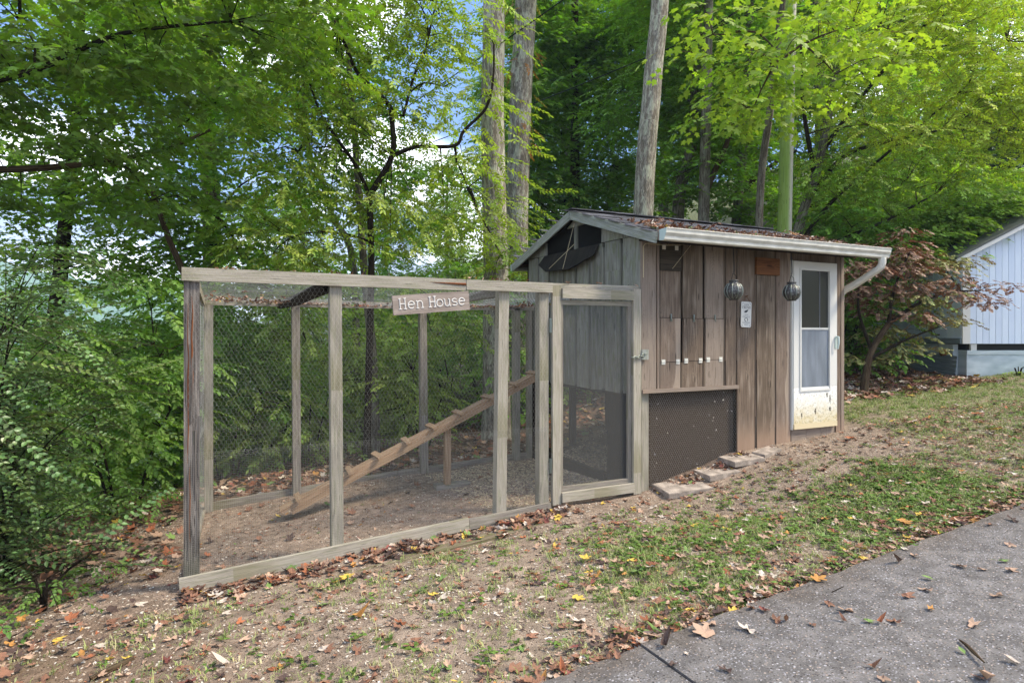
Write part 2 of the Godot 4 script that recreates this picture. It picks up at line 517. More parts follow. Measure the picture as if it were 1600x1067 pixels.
	M.soil.vertex_color_use_as_albedo = true
	relief(M.soil, M.soil.albedo_texture, 1.6)
	M.paver = mat(Color.WHITE, 0.9, 0.0, ImageTexture.create_from_image(speckle_tex(256, Color(0.60, 0.555, 0.51), [Color(0.70, 0.65, 0.60), Color(0.48, 0.43, 0.39)], 900, 44, 1.6)), 0.25)
	M.paver.uv1_triplanar = true
	M.paver.uv1_scale = Vector3(2.2, 2.2, 2.2)
	M.bits = mat(Color.WHITE, 0.9, 0.0, null, 0.25)
	M.bits.vertex_color_use_as_albedo = true
	# bark
	var bk := bark_tex()
	var bk0 := noise_tex(64, 0.035, 4, Color(0.34, 0.315, 0.29), Color(0.86, 0.84, 0.80), 17, FastNoiseLite.TYPE_SIMPLEX_SMOOTH, 4.0)
	M.bark_tall = mat(Color(1.0, 0.985, 0.95), 0.95, 0.0, bk, 0.2)
	relief(M.bark_tall, bk, 3.0)
	M.bark_grey = mat(Color(0.78, 0.76, 0.73), 0.95, 0.0, bk, 0.2)
	relief(M.bark_grey, bk, 2.0)
	M.bark_dark = mat(Color(0.33, 0.29, 0.26), 0.95, 0.0, bk, 0.2)
	relief(M.bark_dark, bk, 1.2)
	M.bark_brown = mat(Color(0.50, 0.43, 0.36), 0.95, 0.0, bk, 0.2)
	M.pole = mat(Color.WHITE, 0.8, 0.0, pole_tex(), 0.3)
	# blue shed
	M.shed = []
	for k in 2:
		M.shed.append(mat(Color.WHITE, 0.7, 0.0, noise_tex(128, 0.03, 4, [Color(0.74, 0.79, 0.86), Color(0.77, 0.82, 0.88)][k], [Color(0.82, 0.86, 0.91), Color(0.84, 0.875, 0.92)][k], 23 + k, FastNoiseLite.TYPE_SIMPLEX_SMOOTH, 5.0), 0.3))
	M.shed_roof = mat(Color.WHITE, 0.85, 0.0, noise_tex(128, 0.03, 4, Color(0.30, 0.31, 0.30), Color(0.42, 0.43, 0.41), 29), 0.3)
	M.shed_door = mat(Color(0.55, 0.63, 0.74), 0.7)
	M.shed_base = mat(Color.WHITE, 0.85, 0.0, noise_tex(256, 0.02, 5, Color(0.60, 0.655, 0.675), Color(0.75, 0.79, 0.80), 26), 0.3)
	relief(M.shed_base, M.shed_base.albedo_texture, 2.0)
	M.skirt = mat(Color.WHITE, 0.8, 0.0, wood_tex(Color(0.46, 0.51, 0.54), Color(0.36, 0.40, 0.42), Color(0.56, 0.60, 0.63), 120), 0.3)
	M.leaf = leaf_mat()
	M.leaf_gloss = leaf_mat(Color(0.55, 0.6, 0.3), 0.38, 0.5)
	M.leaf_red = leaf_mat(Color(0.6, 0.4, 0.3), 0.55, 0.4)
	M.grass = leaf_mat(Color(0.5, 0.55, 0.2), 0.55, 0.4)
	M.litter = leaf_mat(Color(0.25, 0.2, 0.1), 0.75, 0.3)
	M.hill = mat(Color.WHITE, 1.0, 0.0, noise_tex(512, 0.03, 5, Color(0.30, 0.43, 0.34), Color(0.44, 0.55, 0.44), 28), 0.1)
	M.hill.uv1_scale = Vector3(1, 1, 1)
	M.cable = mat(Color(0.06, 0.06, 0.06), 0.6)

func bark_tex() -> ImageTexture:
	var w := 256
	var h := 512
	var im := Image.create(w, h, false, Image.FORMAT_RGB8)
	var f := FastNoiseLite.new()
	f.seed = 17
	f.frequency = 1.0
	f.noise_type = FastNoiseLite.TYPE_SIMPLEX_SMOOTH
	f.fractal_octaves = 3
	for y in h:
		for x in w:
			var a := TAU * x / w
			var p := Vector2(cos(a), sin(a))
			var fur := absf(f.get_noise_3d(p.x * 6.0, p.y * 6.0, y * 0.022)) * 1.7
			var fine := f.get_noise_3d(p.x * 19.0, p.y * 19.0, y * 0.11)
			var patch := f.get_noise_3d(p.x * 1.1 + 5.0, p.y * 1.1, y * 0.010)
			var v := clampf(0.52 + fur * 0.60 + fine * 0.16, 0.12, 1.0)
			var c := Color(0.78, 0.755, 0.72) * v
			c = c.lerp(Color(0.74, 0.77, 0.70), smoothstep(0.05, 0.35, patch) * 0.55)
			c = c.lerp(Color(0.36, 0.33, 0.29), smoothstep(0.08, 0.40, -patch) * 0.5)
			im.set_pixel(x, y, c)
	return ImageTexture.create_from_image(im)

func door_panel_tex() -> ImageTexture:
	var w := 128
	var h := 96
	var im := Image.create(w, h, false, Image.FORMAT_RGB8)
	var f := FastNoiseLite.new()
	f.seed = 77
	f.frequency = 0.06
	f.fractal_octaves = 4
	for y in h:          # row 0 is the bottom (v = 0)
		for x in w:
			var c := Color(0.88, 0.88, 0.86)
			var low := 1.0 - float(y) / h
			var n := f.get_noise_2d(x * 0.8, y * 0.8)
			c = c.lerp(Color(0.76, 0.69, 0.50), clampf(0.75 * low * low + n * 0.5 * low, 0.0, 0.8))
			if f.get_noise_2d(x * 3.0 + 90.0, y * 2.0) > 0.42 - 0.2 * low: c = c.lerp(Color(0.50, 0.45, 0.34), 0.35)
			for s in [[22, 22, 2.0, 7.0], [62, 30, 2.5, 9.0], [106, 33, 3.0, 6.0], [106, 60, 2.0, 12.0], [97, 72, 2.5, 6.0]]:
				var d2: float = pow((x - s[0]) / s[2], 2.0) + pow((y - s[1]) / s[3], 2.0)
				if d2 + f.get_noise_2d(x * 5.0, y * 5.0) * 1.6 < 0.8: c = Color(0.27, 0.24, 0.19)
			im.set_pixel(x, y, c)
	return ImageTexture.create_from_image(im)

func pole_tex() -> ImageTexture:       # weathered pole, algae on its shady side
	var w := 128
	var h := 256
	var im := Image.create(w, h, false, Image.FORMAT_RGB8)
	var f := FastNoiseLite.new()
	f.seed = 5
	f.frequency = 0.5
	f.fractal_octaves = 3
	for y in h:
		for x in w:
			var g := f.get_noise_2d(x * 0.6, y * 0.02)
			var c := Color(0.72, 0.71, 0.66).lerp(Color(0.55, 0.53, 0.48), clampf(g * 1.2 + 0.2, 0, 1))
			var a := float(x) / w
			var al := smoothstep(0.16, 0.30, a + g * 0.04) * (1.0 - smoothstep(0.60, 0.70, a + g * 0.04))
			c = c.lerp(Color(0.44, 0.55, 0.22), al * (0.85 + 0.15 * g))
			if f.get_noise_2d(x * 1.4 + 60.0, y * 0.03) > 0.5: c = c * 0.7
			im.set_pixel(x, y, c)
	return ImageTexture.create_from_image(im)

# ---------------------------------------------------------------- ground
func lines(lo: float, hi: float, step: float, far: float) -> Array:
	var L := []
	var x := lo
	while x <= hi + 1e-4:
		L.append(x)
		x += step
	var s := step
	x = lo
	while x > -far:
		s *= 1.45
		x -= s
		L.push_front(maxf(x, -far))
	s = step
	x = hi
	while x < far:
		s *= 1.45
		x += s
		L.append(minf(x, far))
	return L

func ground():
	var xs := lines(-7.5, 12.0, 0.11, 900.0)
	var zs := lines(-8.0, 3.0, 0.11, 900.0)
	var mb := MB.new()
	for z in zs:
		for x in xs:
			var y := smooth_h(x, z)
			# colour of the bare earth: pale trodden clay, darker under the trees, humus in the run
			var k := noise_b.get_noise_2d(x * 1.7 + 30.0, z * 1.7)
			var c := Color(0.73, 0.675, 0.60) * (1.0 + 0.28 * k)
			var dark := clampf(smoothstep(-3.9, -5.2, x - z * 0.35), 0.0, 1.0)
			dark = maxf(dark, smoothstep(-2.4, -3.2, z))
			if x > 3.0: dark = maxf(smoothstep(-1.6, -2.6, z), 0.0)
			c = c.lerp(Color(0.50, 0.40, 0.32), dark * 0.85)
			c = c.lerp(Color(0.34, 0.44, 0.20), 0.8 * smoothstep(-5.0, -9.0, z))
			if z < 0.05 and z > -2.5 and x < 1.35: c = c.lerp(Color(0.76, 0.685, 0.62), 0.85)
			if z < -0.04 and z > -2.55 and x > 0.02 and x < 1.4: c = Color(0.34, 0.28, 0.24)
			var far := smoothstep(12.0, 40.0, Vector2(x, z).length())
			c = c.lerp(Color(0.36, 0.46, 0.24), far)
			var gr := grassy(x, z)
			c = c.lerp(Color(0.52, 0.55, 0.34), gr * 0.5 * (1.0 - far))
			mb.col = c
			mb.vert(Vector3(x, y, z), Vector3.UP, Vector2(x, z))
	var nx := xs.size()
	for j in zs.size():
		for i in nx:
			var a := mb.v[j * nx + maxi(i - 1, 0)]
			var b := mb.v[j * nx + mini(i + 1, nx - 1)]
			var d := mb.v[maxi(j - 1, 0) * nx + i]
			var e := mb.v[mini(j + 1, zs.size() - 1) * nx + i]
			mb.n[j * nx + i] = (e - d).cross(b - a).normalized()
	for j in zs.size() - 1:
		for i in nx - 1:
			var q := j * nx + i
			for k in [q, q + 1, q + nx, q + 1, q + nx + 1, q + nx]: mb.ix.append(k)
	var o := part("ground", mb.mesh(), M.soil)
	tag(o, "sloping bare earth and thin grass of the wooded yard", "ground", "", "structure")

func far_hills():
	# a wooded ridge across the valley
	var f := FastNoiseLite.new()
	f.seed = 40
	f.frequency = 0.004
	f.fractal_octaves = 4
	var mb := MB.new()
	var nu := 320
	var nv := 60
	for j in nv + 1:
		for i in nu + 1:
			var az := lerpf(-1.35, 1.0, float(i) / nu)      # angle from -z, positive to the right
			var t := float(j) / nv
			var r := 420.0 + 420.0 * t
			var x := sin(az) * r
			var z := -cos(az) * r
			var y := -75.0 + (125.0 + 60.0 * f.get_noise_2d(x, z)) * smoothstep(0.0, 1.0, t) * lerpf(0.45, 1.15, smoothstep(0.12, -0.15, az)) + 9.0 * absf(f.get_noise_2d(x * 9.0, z * 9.0))
			mb.vert(Vector3(x, y, z), Vector3.UP, Vector2(i * 0.08, j * 0.08))
	for j in nv:
		for i in nu:
			var q := j * (nu + 1) + i
			for k in [q, q + nu + 1, q + 1, q + 1, q + nu + 1, q + nu + 2]: mb.ix.append(k)
	for j in nv + 1:
		for i in nu + 1:
			var a := mb.v[j * (nu + 1) + maxi(i - 1, 0)]
			var b := mb.v[j * (nu + 1) + mini(i + 1, nu)]
			var d := mb.v[maxi(j - 1, 0) * (nu + 1) + i]
			var e := mb.v[mini(j + 1, nv) * (nu + 1) + i]
			var nn := (b - a).cross(e - d).normalized()
			mb.n[j * (nu + 1) + i] = nn if nn.y > 0 else -nn
	var o := part("hills", mb.mesh(), M.hill)
	tag(o, "far wooded ridge across the valley, seen between the trees", "hills", "", "structure")

func driveway():
	var root := Node3D.new()
	root.name = "driveway"
	add_child(root)
	tag(root, "grey exposed aggregate driveway climbing to the right", "driveway", "", "structure")
	# two slabs, parted by an open joint
	var slabs := [[-14.0, -2.112], [-2.094, 14.0]]
	for s in slabs:
		var mb := MB.new()
		var n := 90
		var zl := [0.0, 0.06, 0.14, 0.3, 0.5, 0.75, 1.0, 1.3, 1.7, 2.2, 2.8, 3.6, 4.6, 6.8]
		for k in n:
			var t0 := float(k) / n
			var t1 := float(k + 1) / n
			t0 = t0 * t0 if s[0] > -3.0 else 1.0 - (1.0 - t0) * (1.0 - t0)
			t1 = t1 * t1 if s[0] > -3.0 else 1.0 - (1.0 - t1) * (1.0 - t1)
			var x0: float = lerpf(s[0], s[1], t0)
			var x1: float = lerpf(s[0], s[1], t1)
			var e0 := 2.705 + 0.022 * noise_a.get_noise_1d(x0 * 6.0) + (0.02 if s[0] < -3.0 else 0.0)
			var e1 := 2.705 + 0.022 * noise_a.get_noise_1d(x1 * 6.0) + (0.02 if s[0] < -3.0 else 0.0)
			for j in zl.size() - 1:
				var P := []
				var C := []
				for q in [[x0, e0 + zl[j]], [x1, e1 + zl[j]], [x1, e1 + zl[j + 1]], [x0, e0 + zl[j + 1]]]:
					P.append(Vector3(q[0], hy(q[0], maxf(q[1], 2.7)) + 0.035, q[1]))
					var f := 1.0 + 0.22 * noise_b.get_noise_2d(q[0] * 0.9, q[1] * 1.4) + 0.16 * noise_a.get_noise_2d(q[0] * 2.2, q[1] * 2.2)
					var dirt := clampf(0.9 - (q[1] - 2.7) * 5.0 + 0.8 * noise_a.get_noise_2d(q[0] * 4.0, q[1] * 4.0), 0.0, 0.75)
					C.append(Color(f, f, f).lerp(Color(0.72, 0.64, 0.55), dirt))
				var at := mb.v.size()
				mb.quad(P[0], P[1], P[2], P[3], Vector3.UP, Vector2(P[0].x, P[0].z), Vector2(P[1].x, P[1].z), Vector2(P[2].x, P[2].z), Vector2(P[3].x, P[3].z))
				for q in 4: mb.c[at + q] = C[q]
			var a := Vector3(x0, hy(x0, 2.7) + 0.035, e0)
			var b := Vector3(x1, hy(x1, 2.7) + 0.035, e1)
			mb.quad(a, b, b - Vector3(0, .13, 0), a - Vector3(0, .13, 0), Vector3.FORWARD, Vector2(x0, 0), Vector2(x1, 0), Vector2(x1, .1), Vector2(x0, .1))
		for xe in [s[0], s[1]]:
			if absf(xe) > 12.0: continue
			var ou := Vector3(signf(xe - (s[0] + s[1]) * 0.5), 0, 0)
			for q in [[2.70, 5.0], [5.0, 9.5]]:
				var a := Vector3(xe, hy(xe, q[0]) + 0.035, q[0])
				var b := Vector3(xe, hy(xe, q[1]) + 0.035, q[1])
				mb.quad(a, b, b - Vector3(0, .06, 0), a - Vector3(0, .06, 0), ou)
		part("slab", mb.mesh(), M.drive, root)

# ---------------------------------------------------------------- wire cloth
var hex_unit: ArrayMesh
func bar(mb: MB, a: Vector3, b: Vector3, r: float):
	mb.tube([a, b], [r, r], 3, 1.0, false)

# hexagonal netting in the rectangle o + u*[0..w] + v*[0..h]
func hex_net(parent: Node, o: Vector3, u: Vector3, v: Vector3, w: float, h: float, cw := 0.034, r := 0.00038, sag := 0.0):
	var rv := cw * 0.86
	var mb := MB.new()
	bar(mb, Vector3.ZERO, Vector3(0, rv * 0.48, 0), r * 1.6)
	bar(mb, Vector3(0, rv * 0.48, 0), Vector3(cw / 2, rv, 0), r)
	bar(mb, Vector3(0, rv * 0.48, 0), Vector3(-cw / 2, rv, 0), r)
	var m := mb.mesh()
	var xf := []
	var rows := int(h / rv)
	var cols := int(w / cw)
	var nn := u.cross(v).normalized()
	for j in rows:
		for i in cols:
			var a := (i + 0.5 + (0.5 if j % 2 else 0.0)) * cw
			var b := j * rv
			var p := o + u * a + v * b + nn * 0.005 * noise_a.get_noise_2d(a * 2.0, b * 2.0)
			if sag > 0.0: p.y -= sag * sin(PI * clampf(a / w, 0, 1)) * sin(PI * clampf(b / h, 0, 1)) * (0.7 + 0.6 * noise_b.get_noise_2d(a, b))
			xf.append(Transform3D(Basis(u, v, nn), p))
	return scatter("chicken_wire", m, M.wire, xf, [], parent)

# square hardware cloth; lower edge follows lo(u)
func square_net(parent: Node, o: Vector3, u: Vector3, v: Vector3, w: float, h: float, low0 := 0.0, low1 := 0.0, cell := 0.0135, r := 0.00032):
	var mb := MB.new()
	var i := 0.0
	while i <= w:
		bar(mb, o + u * i + v * lerpf(low0, low1, i / w), o + u * i + v * h, r)
		i += cell
	i = minf(low0, low1)
	while i <= h:
		var a := 0.0
		if low0 != low1 and i < maxf(low0, low1): a = clampf((i - low0) / (low1 - low0), 0, 1)
		var p0 := o + v * i
		var p1 := o + u * w + v * i
		if a > 0.0:
			if low1 > low0: p1 = o + u * w * a + v * i
			else: p0 = o + u * w * a + v * i
		if p0.distance_to(p1) > 0.02: bar(mb, p0, p1, r)
		i += cell
	var q := part("hardware_cloth", mb.mesh(), M.wire, parent)
	q.set_meta("kind", "stuff")

# ---------------------------------------------------------------- hen house
const RZ := -1.24          # ridge
const RY := 3.15
const RS := 0.306
func roof_y(z: float) -> float: return RY - RS * absf(z - RZ)

# a flat piece cut to the convex outline poly (across, up), lying in the plane o, u, v, thickness t along -(u x v)
func cut_piece(poly: Array, o: Vector3, u: Vector3, v: Vector3, t: float, vo := 0.0) -> MB:
	var mb := MB.new()
	var n := u.cross(v).normalized()
	var lo: float = 1e9
	var hi: float = -1e9
	var F := []
	for p in poly:
		lo = minf(lo, p[0]); hi = maxf(hi, p[0])
	for p in poly: F.append(o + u * p[0] + v * p[1])
	var k := poly.size()
	for i in range(1, k - 1):
		for side in [0, 1]:
			var d := n * (-t) * float(side)
			var U := []
			for q in [0, i, i + 1]: U.append(Vector2((poly[q][0] - lo) / (hi - lo), poly[q][1] * 0.4 + vo))
			var a: Vector3 = F[0] + d
			var b: Vector3 = F[i] + d
			var c: Vector3 = F[i + 1] + d
			var nn := (c - a).cross(b - a)
			if (nn.dot(n) > 0.0) == (side == 0): mb.tri(a, b, c, U[0], U[1], U[2])
			else: mb.tri(a, c, b, U[0], U[2], U[1])
	var mid := Vector3.ZERO
	for f in F: mid += f / k
	for i in k:
		var a: Vector3 = F[i]
		var b: Vector3 = F[(i + 1) % k]
		mb.quad(a, b, b - n * t, a - n * t, (a + b) * 0.5 - mid)
	return mb

func bx(lo: Vector3, hi: Vector3, vo := -1.0) -> ArrayMesh:
	var mb := MB.new()
	mb.box(lo, hi, R(0, 1) if vo < 0.0 else vo)
	return mb.mesh()

func hen_house():
	var H := thing("hen_house", "weathered brown board hen house with shingled roof and white storm door", "shed", Vector3.ZERO)
	var B: Array = M.brown
	# --- front wall: dark sheathing, then boards with open joints
	part("sheathing", bx(Vector3(0.02, 1.02, -0.07), Vector3(1.33, 2.62, -0.046)), M.darkwood, H)
	part("sheathing", bx(Vector3(1.331, 0.1, -0.071), Vector3(3.13, 2.62, -0.047)), M.darkwood, H)
	# x0, x1, y0, y1, wood
	var bl := [[0.002, 0.188, 1.066, 2.60, 3], [0.200, 0.232, 1.066, 2.60, 1],
		[0.243, 0.512, 1.066, 1.338, 1], [0.243, 0.512, 1.812, 2.60, 0],
		[0.550, 0.822, 1.066, 1.345, 0], [0.550, 0.822, 1.808, 2.60, 2],
		[0.862, 1.121, 1.066, 1.352, 3], [0.862, 1.121, 1.810, 2.60, 3],
		[1.162, 1.305, 1.066, 2.60, 0], [1.336, 1.600, 0.20, 2.60, 0], [1.640, 1.922, 0.24, 2.60, 2], [1.952, 2.186, 0.27, 2.60, 1],
		[2.20, 2.52, 2.50, 2.60, 0], [2.535, 2.97, 2.50, 2.60, 2], [2.99, 3.072, 0.36, 2.60, 0], [3.092, 3.146, 0.36, 2.60, 3]]
	for b in bl:
		var mb := MB.new()
		var zc := -0.011 + R(-0.003, 0.003)
		mb.plank(Vector3((b[0] + b[1]) / 2, b[2], zc), Vector3((b[0] + b[1]) / 2, b[3], zc), Vector3.RIGHT, b[1] - b[0], 0.024, (b[2] - 0.3) / 2.6, 1.0 / 2.6)
		part("board", mb.mesh(), B[b[4]], H)
	# slim battens that stand proud beside the joints
	for b in [[0.524, 0.546, 1.066, 1.33], [0.834, 0.856, 1.066, 1.34], [1.137, 1.158, 1.066, 2.60], [1.311, 1.332, 1.066, 2.60], [1.622, 1.638, 0.24, 2.60], [1.934, 1.95, 0.27, 2.60]]:
		part("batten", bx(Vector3(b[0], b[2], -0.0455), Vector3(b[1], b[3], 0.004 if b[3] < 2 else -0.012), (b[2] - .3) / 2.6), B[2], H)
	# three egg hatches hinged along the bottom, each with a turn latch
	var k := 0
	for b in [[0.245, 0.510, 1.343, 1.806, 1], [0.553, 0.825, 1.350, 1.802, 0], [0.864, 1.118, 1.357, 1.804, 3]]:
		var mb := MB.new()
		mb.plank(Vector3((b[0] + b[1]) / 2, b[2], -0.008), Vector3((b[0] + b[1]) / 2, b[3], -0.006 + 0.004 * k), Vector3.RIGHT, b[1] - b[0], 0.024, (b[2] - 0.3) / 2.6, 1.0 / 2.6)
		var hatch := part("egg_hatch", mb.mesh(), B[b[4]], H)
		for e in [b[0] + 0.035, b[1] - 0.035]:
			var hm := MB.new()
			hm.box(Vector3(e - 0.024, b[2] - 0.026, 0.0045), Vector3(e + 0.024, b[2] + 0.026, 0.0075))
			hm.tube([Vector3(e - 0.024, b[2], 0.009), Vector3(e + 0.024, b[2], 0.009)], [0.004, 0.004], 6)
			part("hinge", hm.mesh(), M.gutter, hatch)
		var lm := MB.new()
		var lx: float = (b[0] + b[1]) / 2
		lm.box(Vector3(lx - 0.006, b[3] - 0.035, 0.006), Vector3(lx + 0.008, b[3] + 0.045, 0.013))
		lm.tube([Vector3(lx + 0.012, b[3] - 0.03, 0.016), Vector3(lx - 0.012, b[3], 0.024), Vector3(lx + 0.004, b[3] + 0.04, 0.018)], [0.004, 0.006, 0.003], 6)
		part("latch", lm.mesh(), M.steel, hatch)
		k += 1
	# dark vent cover below the eave with two pale hinges
	var vc := part("vent_cover", bx(Vector3(0.232, 2.305, 0.004), Vector3(0.512, 2.568, 0.018)), M.hatch_dark, H)
	for e in [0.275, 0.445]:
		part("hinge", bx(Vector3(e - 0.022, 2.525, 0.0185), Vector3(e + 0.022, 2.572, 0.023)), M.gutter, vc)
	part("block", bx(Vector3(1.604, 2.318, -0.004), Vector3(1.974, 2.513, 0.03)), M.plaque, H)
	var wm := MB.new()
	wm.tube([Vector3(0.012, 2.22, 0.012), Vector3(0.012, 2.54, 0.012), Vector3(0.03, 2.565, 0.014), Vector3(0.06, 2.576, 0.015), Vector3(0.3, 2.568, 0.02), Vector3(0.64, 2.60, 0.03), Vector3(0.379, 2.326, 0.03)], [0.003, 0.003, 0.003, 0.003, 0.003, 0.003, 0.002], 5)
	part("wire", wm.mesh(), M.kick, H)
	# ledge under the hatches, the wired opening below it
	part("ledge", bx(Vector3(-0.01, 1.025, -0.03), Vector3(1.325, 1.064, 0.035)), B[3], H)
	part("post", bx(Vector3(0.012, -0.25, -0.10), Vector3(0.10, 1.024, -0.012)), M.run[1], H)
	part("bottom_plate", bx(Vector3(1.336, 0.15, -0.036), Vector3(3.14, 0.26, -0.024)), B[3], H)
	hex_net(H, Vector3(0.10, -0.12, -0.006), Vector3.RIGHT, Vector3.UP, 1.235, 1.14, 0.027, 0.00055)
	part("tarred_board", bx(Vector3(0.10, -0.5, -0.075), Vector3(1.33, 1.02, -0.055)), M.tar, H)
	# bits of down caught in the wire
	var dn := MB.new()
	dn.quad(Vector3(-.012, 0, 0), Vector3(0, .007, .003), Vector3(.014, .001, 0), Vector3(0, -.006, .004), Vector3.BACK)
	var dx := []
	var dc := []
	for i in 30:
		var p := Vector3(R(0.14, 1.28), R(0.15, 1.0), 0.0)
		if p.y < 0.02 + p.x * 0.27: continue
		if R(0, 1) < 0.3: p = Vector3(R(0.9, 1.0), R(0.5, 0.98), 0.001)
		dx.append(Transform3D(Basis.from_euler(Vector3(R(-.5, .5), R(-.5, .5), R(-3, 3))).scaled(Vector3.ONE * R(0.4, 1.6)), p))
		dc.append(Color(0.36, 0.33, 0.29))
	scatter("down_feathers", dn.mesh(), M.bits, dx, dc, H)
	part("floor", bx(Vector3(0.02, 0.97, -2.53), Vector3(1.33, 1.015, -0.062)), M.darkwood, H)
	part("partition", bx(Vector3(1.332, -0.2, -2.53), Vector3(1.36, 2.6, -0.063)), M.inside, H)
	part("rear_sheathing", bx(Vector3(0.0, 1.02, -2.56), Vector3(1.33, 2.57, -2.54)), M.darkwood, H)
	part("rear_sheathing", bx(Vector3(1.331, -0.3, -2.561), Vector3(3.14, 2.57, -2.541)), M.darkwood, H)
	part("end_sheathing", bx(Vector3(3.12, -0.2, -2.54), Vector3(3.145, 2.57, -0.062)), M.darkwood, H)
	for q in [0.03, 0.66, 1.29]:
		part("post", bx(Vector3(q, -0.6, -2.54), Vector3(q + 0.08, 0.968, -2.46)), M.darkwood, H)
	part("kick_board", bx(Vector3(0.11, -0.6, -2.52), Vector3(1.29, 0.02, -2.48)), M.darkwood, H)
	# --- gable wall facing the run
	var zs := [-2.552, -2.24, -1.95, -1.585, -1.285, -0.985, -0.695, -0.355, -0.012]
	for i in zs.size() - 1:
		var z0: float = zs[i] + 0.034
		var z1: float = zs[i + 1] - 0.014
		var mb := cut_piece([[-z1, 1.0 + R(-.01, .01)], [-z0, 1.0 + R(-.01, .01)], [-z0, 2.665], [-z1, 2.665]], Vector3(-0.004, 0, 0), Vector3.FORWARD, Vector3.UP, -0.022, R(0, 1))
		part("gable_board", mb.mesh(), M.grey[i % 3], H)
		if i > 0:
			part("gable_batten", bx(Vector3(-0.012, 1.02, zs[i] - 0.013), Vector3(0.0185, 2.62, zs[i] + 0.006)), M.grey[(i + 1) % 3], H)
	part("gable_sheathing", bx(Vector3(0.02, 1.01, -2.535), Vector3(0.035, 2.63, -0.07)), M.inside, H)
	part("gable_trim", cut_piece([[0.03, 2.672], [0.72, 2.672], [0.72, roof_y(-0.72) - 0.08], [0.03, roof_y(-0.03) - 0.08]], Vector3(-0.008, 0, 0), Vector3.FORWARD, Vector3.UP, -0.022).mesh(), M.grey[1], H)
	part("gable_trim", cut_piece([[2.01, 2.672], [2.53, 2.672], [2.53, roof_y(-2.53) - 0.075], [2.01, roof_y(-2.01) - 0.08]], Vector3(-0.008, 0, 0), Vector3.FORWARD, Vector3.UP, -0.022).mesh(), M.grey[1], H)
	part("gable_trim", cut_piece([[1.0, roof_y(-1.0) - 0.135], [1.48, roof_y(-1.48) - 0.135], [1.24, roof_y(-1.24) - 0.09]], Vector3(-0.010, 0, 0), Vector3.FORWARD, Vector3.UP, -0.02).mesh(), M.grey[1], H)
	part("gable_stud", bx(Vector3(-0.006, 2.60, -1.315), Vector3(0.018, 3.02, -1.255)), M.grey[2], H)
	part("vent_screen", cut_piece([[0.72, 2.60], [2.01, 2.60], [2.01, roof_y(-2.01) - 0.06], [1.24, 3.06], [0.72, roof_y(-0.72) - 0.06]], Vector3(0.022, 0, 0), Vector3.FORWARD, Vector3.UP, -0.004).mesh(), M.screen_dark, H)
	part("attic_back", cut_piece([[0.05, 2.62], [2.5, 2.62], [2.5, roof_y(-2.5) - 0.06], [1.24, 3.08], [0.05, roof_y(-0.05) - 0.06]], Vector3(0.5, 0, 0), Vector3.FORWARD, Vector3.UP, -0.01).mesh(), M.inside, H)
	# the flap of the gable opening, let down on its strings
	var fo := Vector3(-0.03, 2.655, 0)
	var fv := Vector3(-0.42, -0.91, 0).normalized()
	var flap := part("vent_flap", cut_piece([[0.76, -0.01], [2.02, -0.01], [2.10, 0.115], [1.83, 0.235], [1.22, 0.265], [0.78, 0.13]], fo, Vector3.FORWARD, fv, 0.018).mesh(), M.flap, H)
	for q in [[1.33, 0.30, 2.98], [1.70, 0.25, 2.73]]:
		var sm := MB.new()
		sm.tube([Vector3(-0.012, q[2], -1.30), fo + Vector3.FORWARD * q[0] + fv * q[1] * 0.85 + Vector3(-0.02, 0, 0)], [0.003, 0.003], 4)
		part("string", sm.mesh(), M.kick, flap)
	# plank screen and frame under the gable, at the corner
	part("skirt_board", bx(Vector3(-0.002, -0.2, -0.62), Vector3(0.02, 0.985, -0.36)), M.darkwood, H)
	part("skirt_board", bx(Vector3(-0.002, -0.2, -0.352), Vector3(0.02, 0.985, -0.12)), M.darkwood, H)
	part("sleeper", bx(Vector3(-0.03, -0.2, -2.5), Vector3(0.06, 0.07, -0.64)), M.darkwood, H)
	# --- roof: two decks, shingles, fascia
	for s in [1.0, -1.0]:
		var mb := MB.new()
		var a := Vector3(-0.09, RY - 0.035, RZ)
		var b := Vector3(3.22, RY - 0.035, RZ)
		var e := Vector3(0, -RS * 1.6, s * 1.6)
		mb.quad(a, b, b + e, a + e, Vector3.UP)
		var dn2 := Vector3(0, -0.022, 0)
		mb.quad(a + dn2, b + dn2, b + e + dn2, a + e + dn2, Vector3.DOWN)
		mb.quad(a + e, b + e, b + e + dn2, a + e + dn2, Vector3(0, 0, s))
		mb.quad(a, a + e, a + e + dn2, a + dn2, Vector3.LEFT)
		mb.quad(b, b + e, b + e + dn2, b + dn2, Vector3.RIGHT)
		part("roof_deck", mb.mesh(), M.darkwood, H)
		# barge boards on the gable end
		var f0 := Vector3(-0.10, RY - 0.085, RZ + s * 0.004)
		var fb := MB.new()
		fb.plank(f0, f0 + e * 1.0, Vector3(0, 1, s * RS), 0.105, 0.022, R(0, 1))
		part("barge_board", fb.mesh(), M.fascia, H)
		var f1 := MB.new()
		f1.plank(f0 + Vector3(3.33, 0, 0), f0 + e + Vector3(3.33, 0, 0), Vector3(0, 1, s * RS), 0.105, 0.022, R(0, 1))
		part("barge_board", f1.mesh(), M.fascia, H)
		part("eave_board", bx(Vector3(-0.085, 2.555, RZ + s * 1.60 - 0.011), Vector3(3.215, 2.655, RZ + s * 1.60 + 0.011)), M.fascia if s < 0 else B[3], H)
		# soffit of dark boards
		part("soffit", bx(Vector3(-0.08, 2.585, minf(RZ + s * 1.30, RZ + s * 1.585)), Vector3(3.2, 2.60, maxf(RZ + s * 1.30, RZ + s * 1.585))), M.darkwood, H)
		# shingles
		var sh := MB.new()
		sh.plank(Vector3(0, 0, 0), Vector3(0, 0, 0.19), Vector3.RIGHT, 0.296, 0.007, 0, 1.0)
		var sm := sh.mesh()
		var tilt := atan(RS)
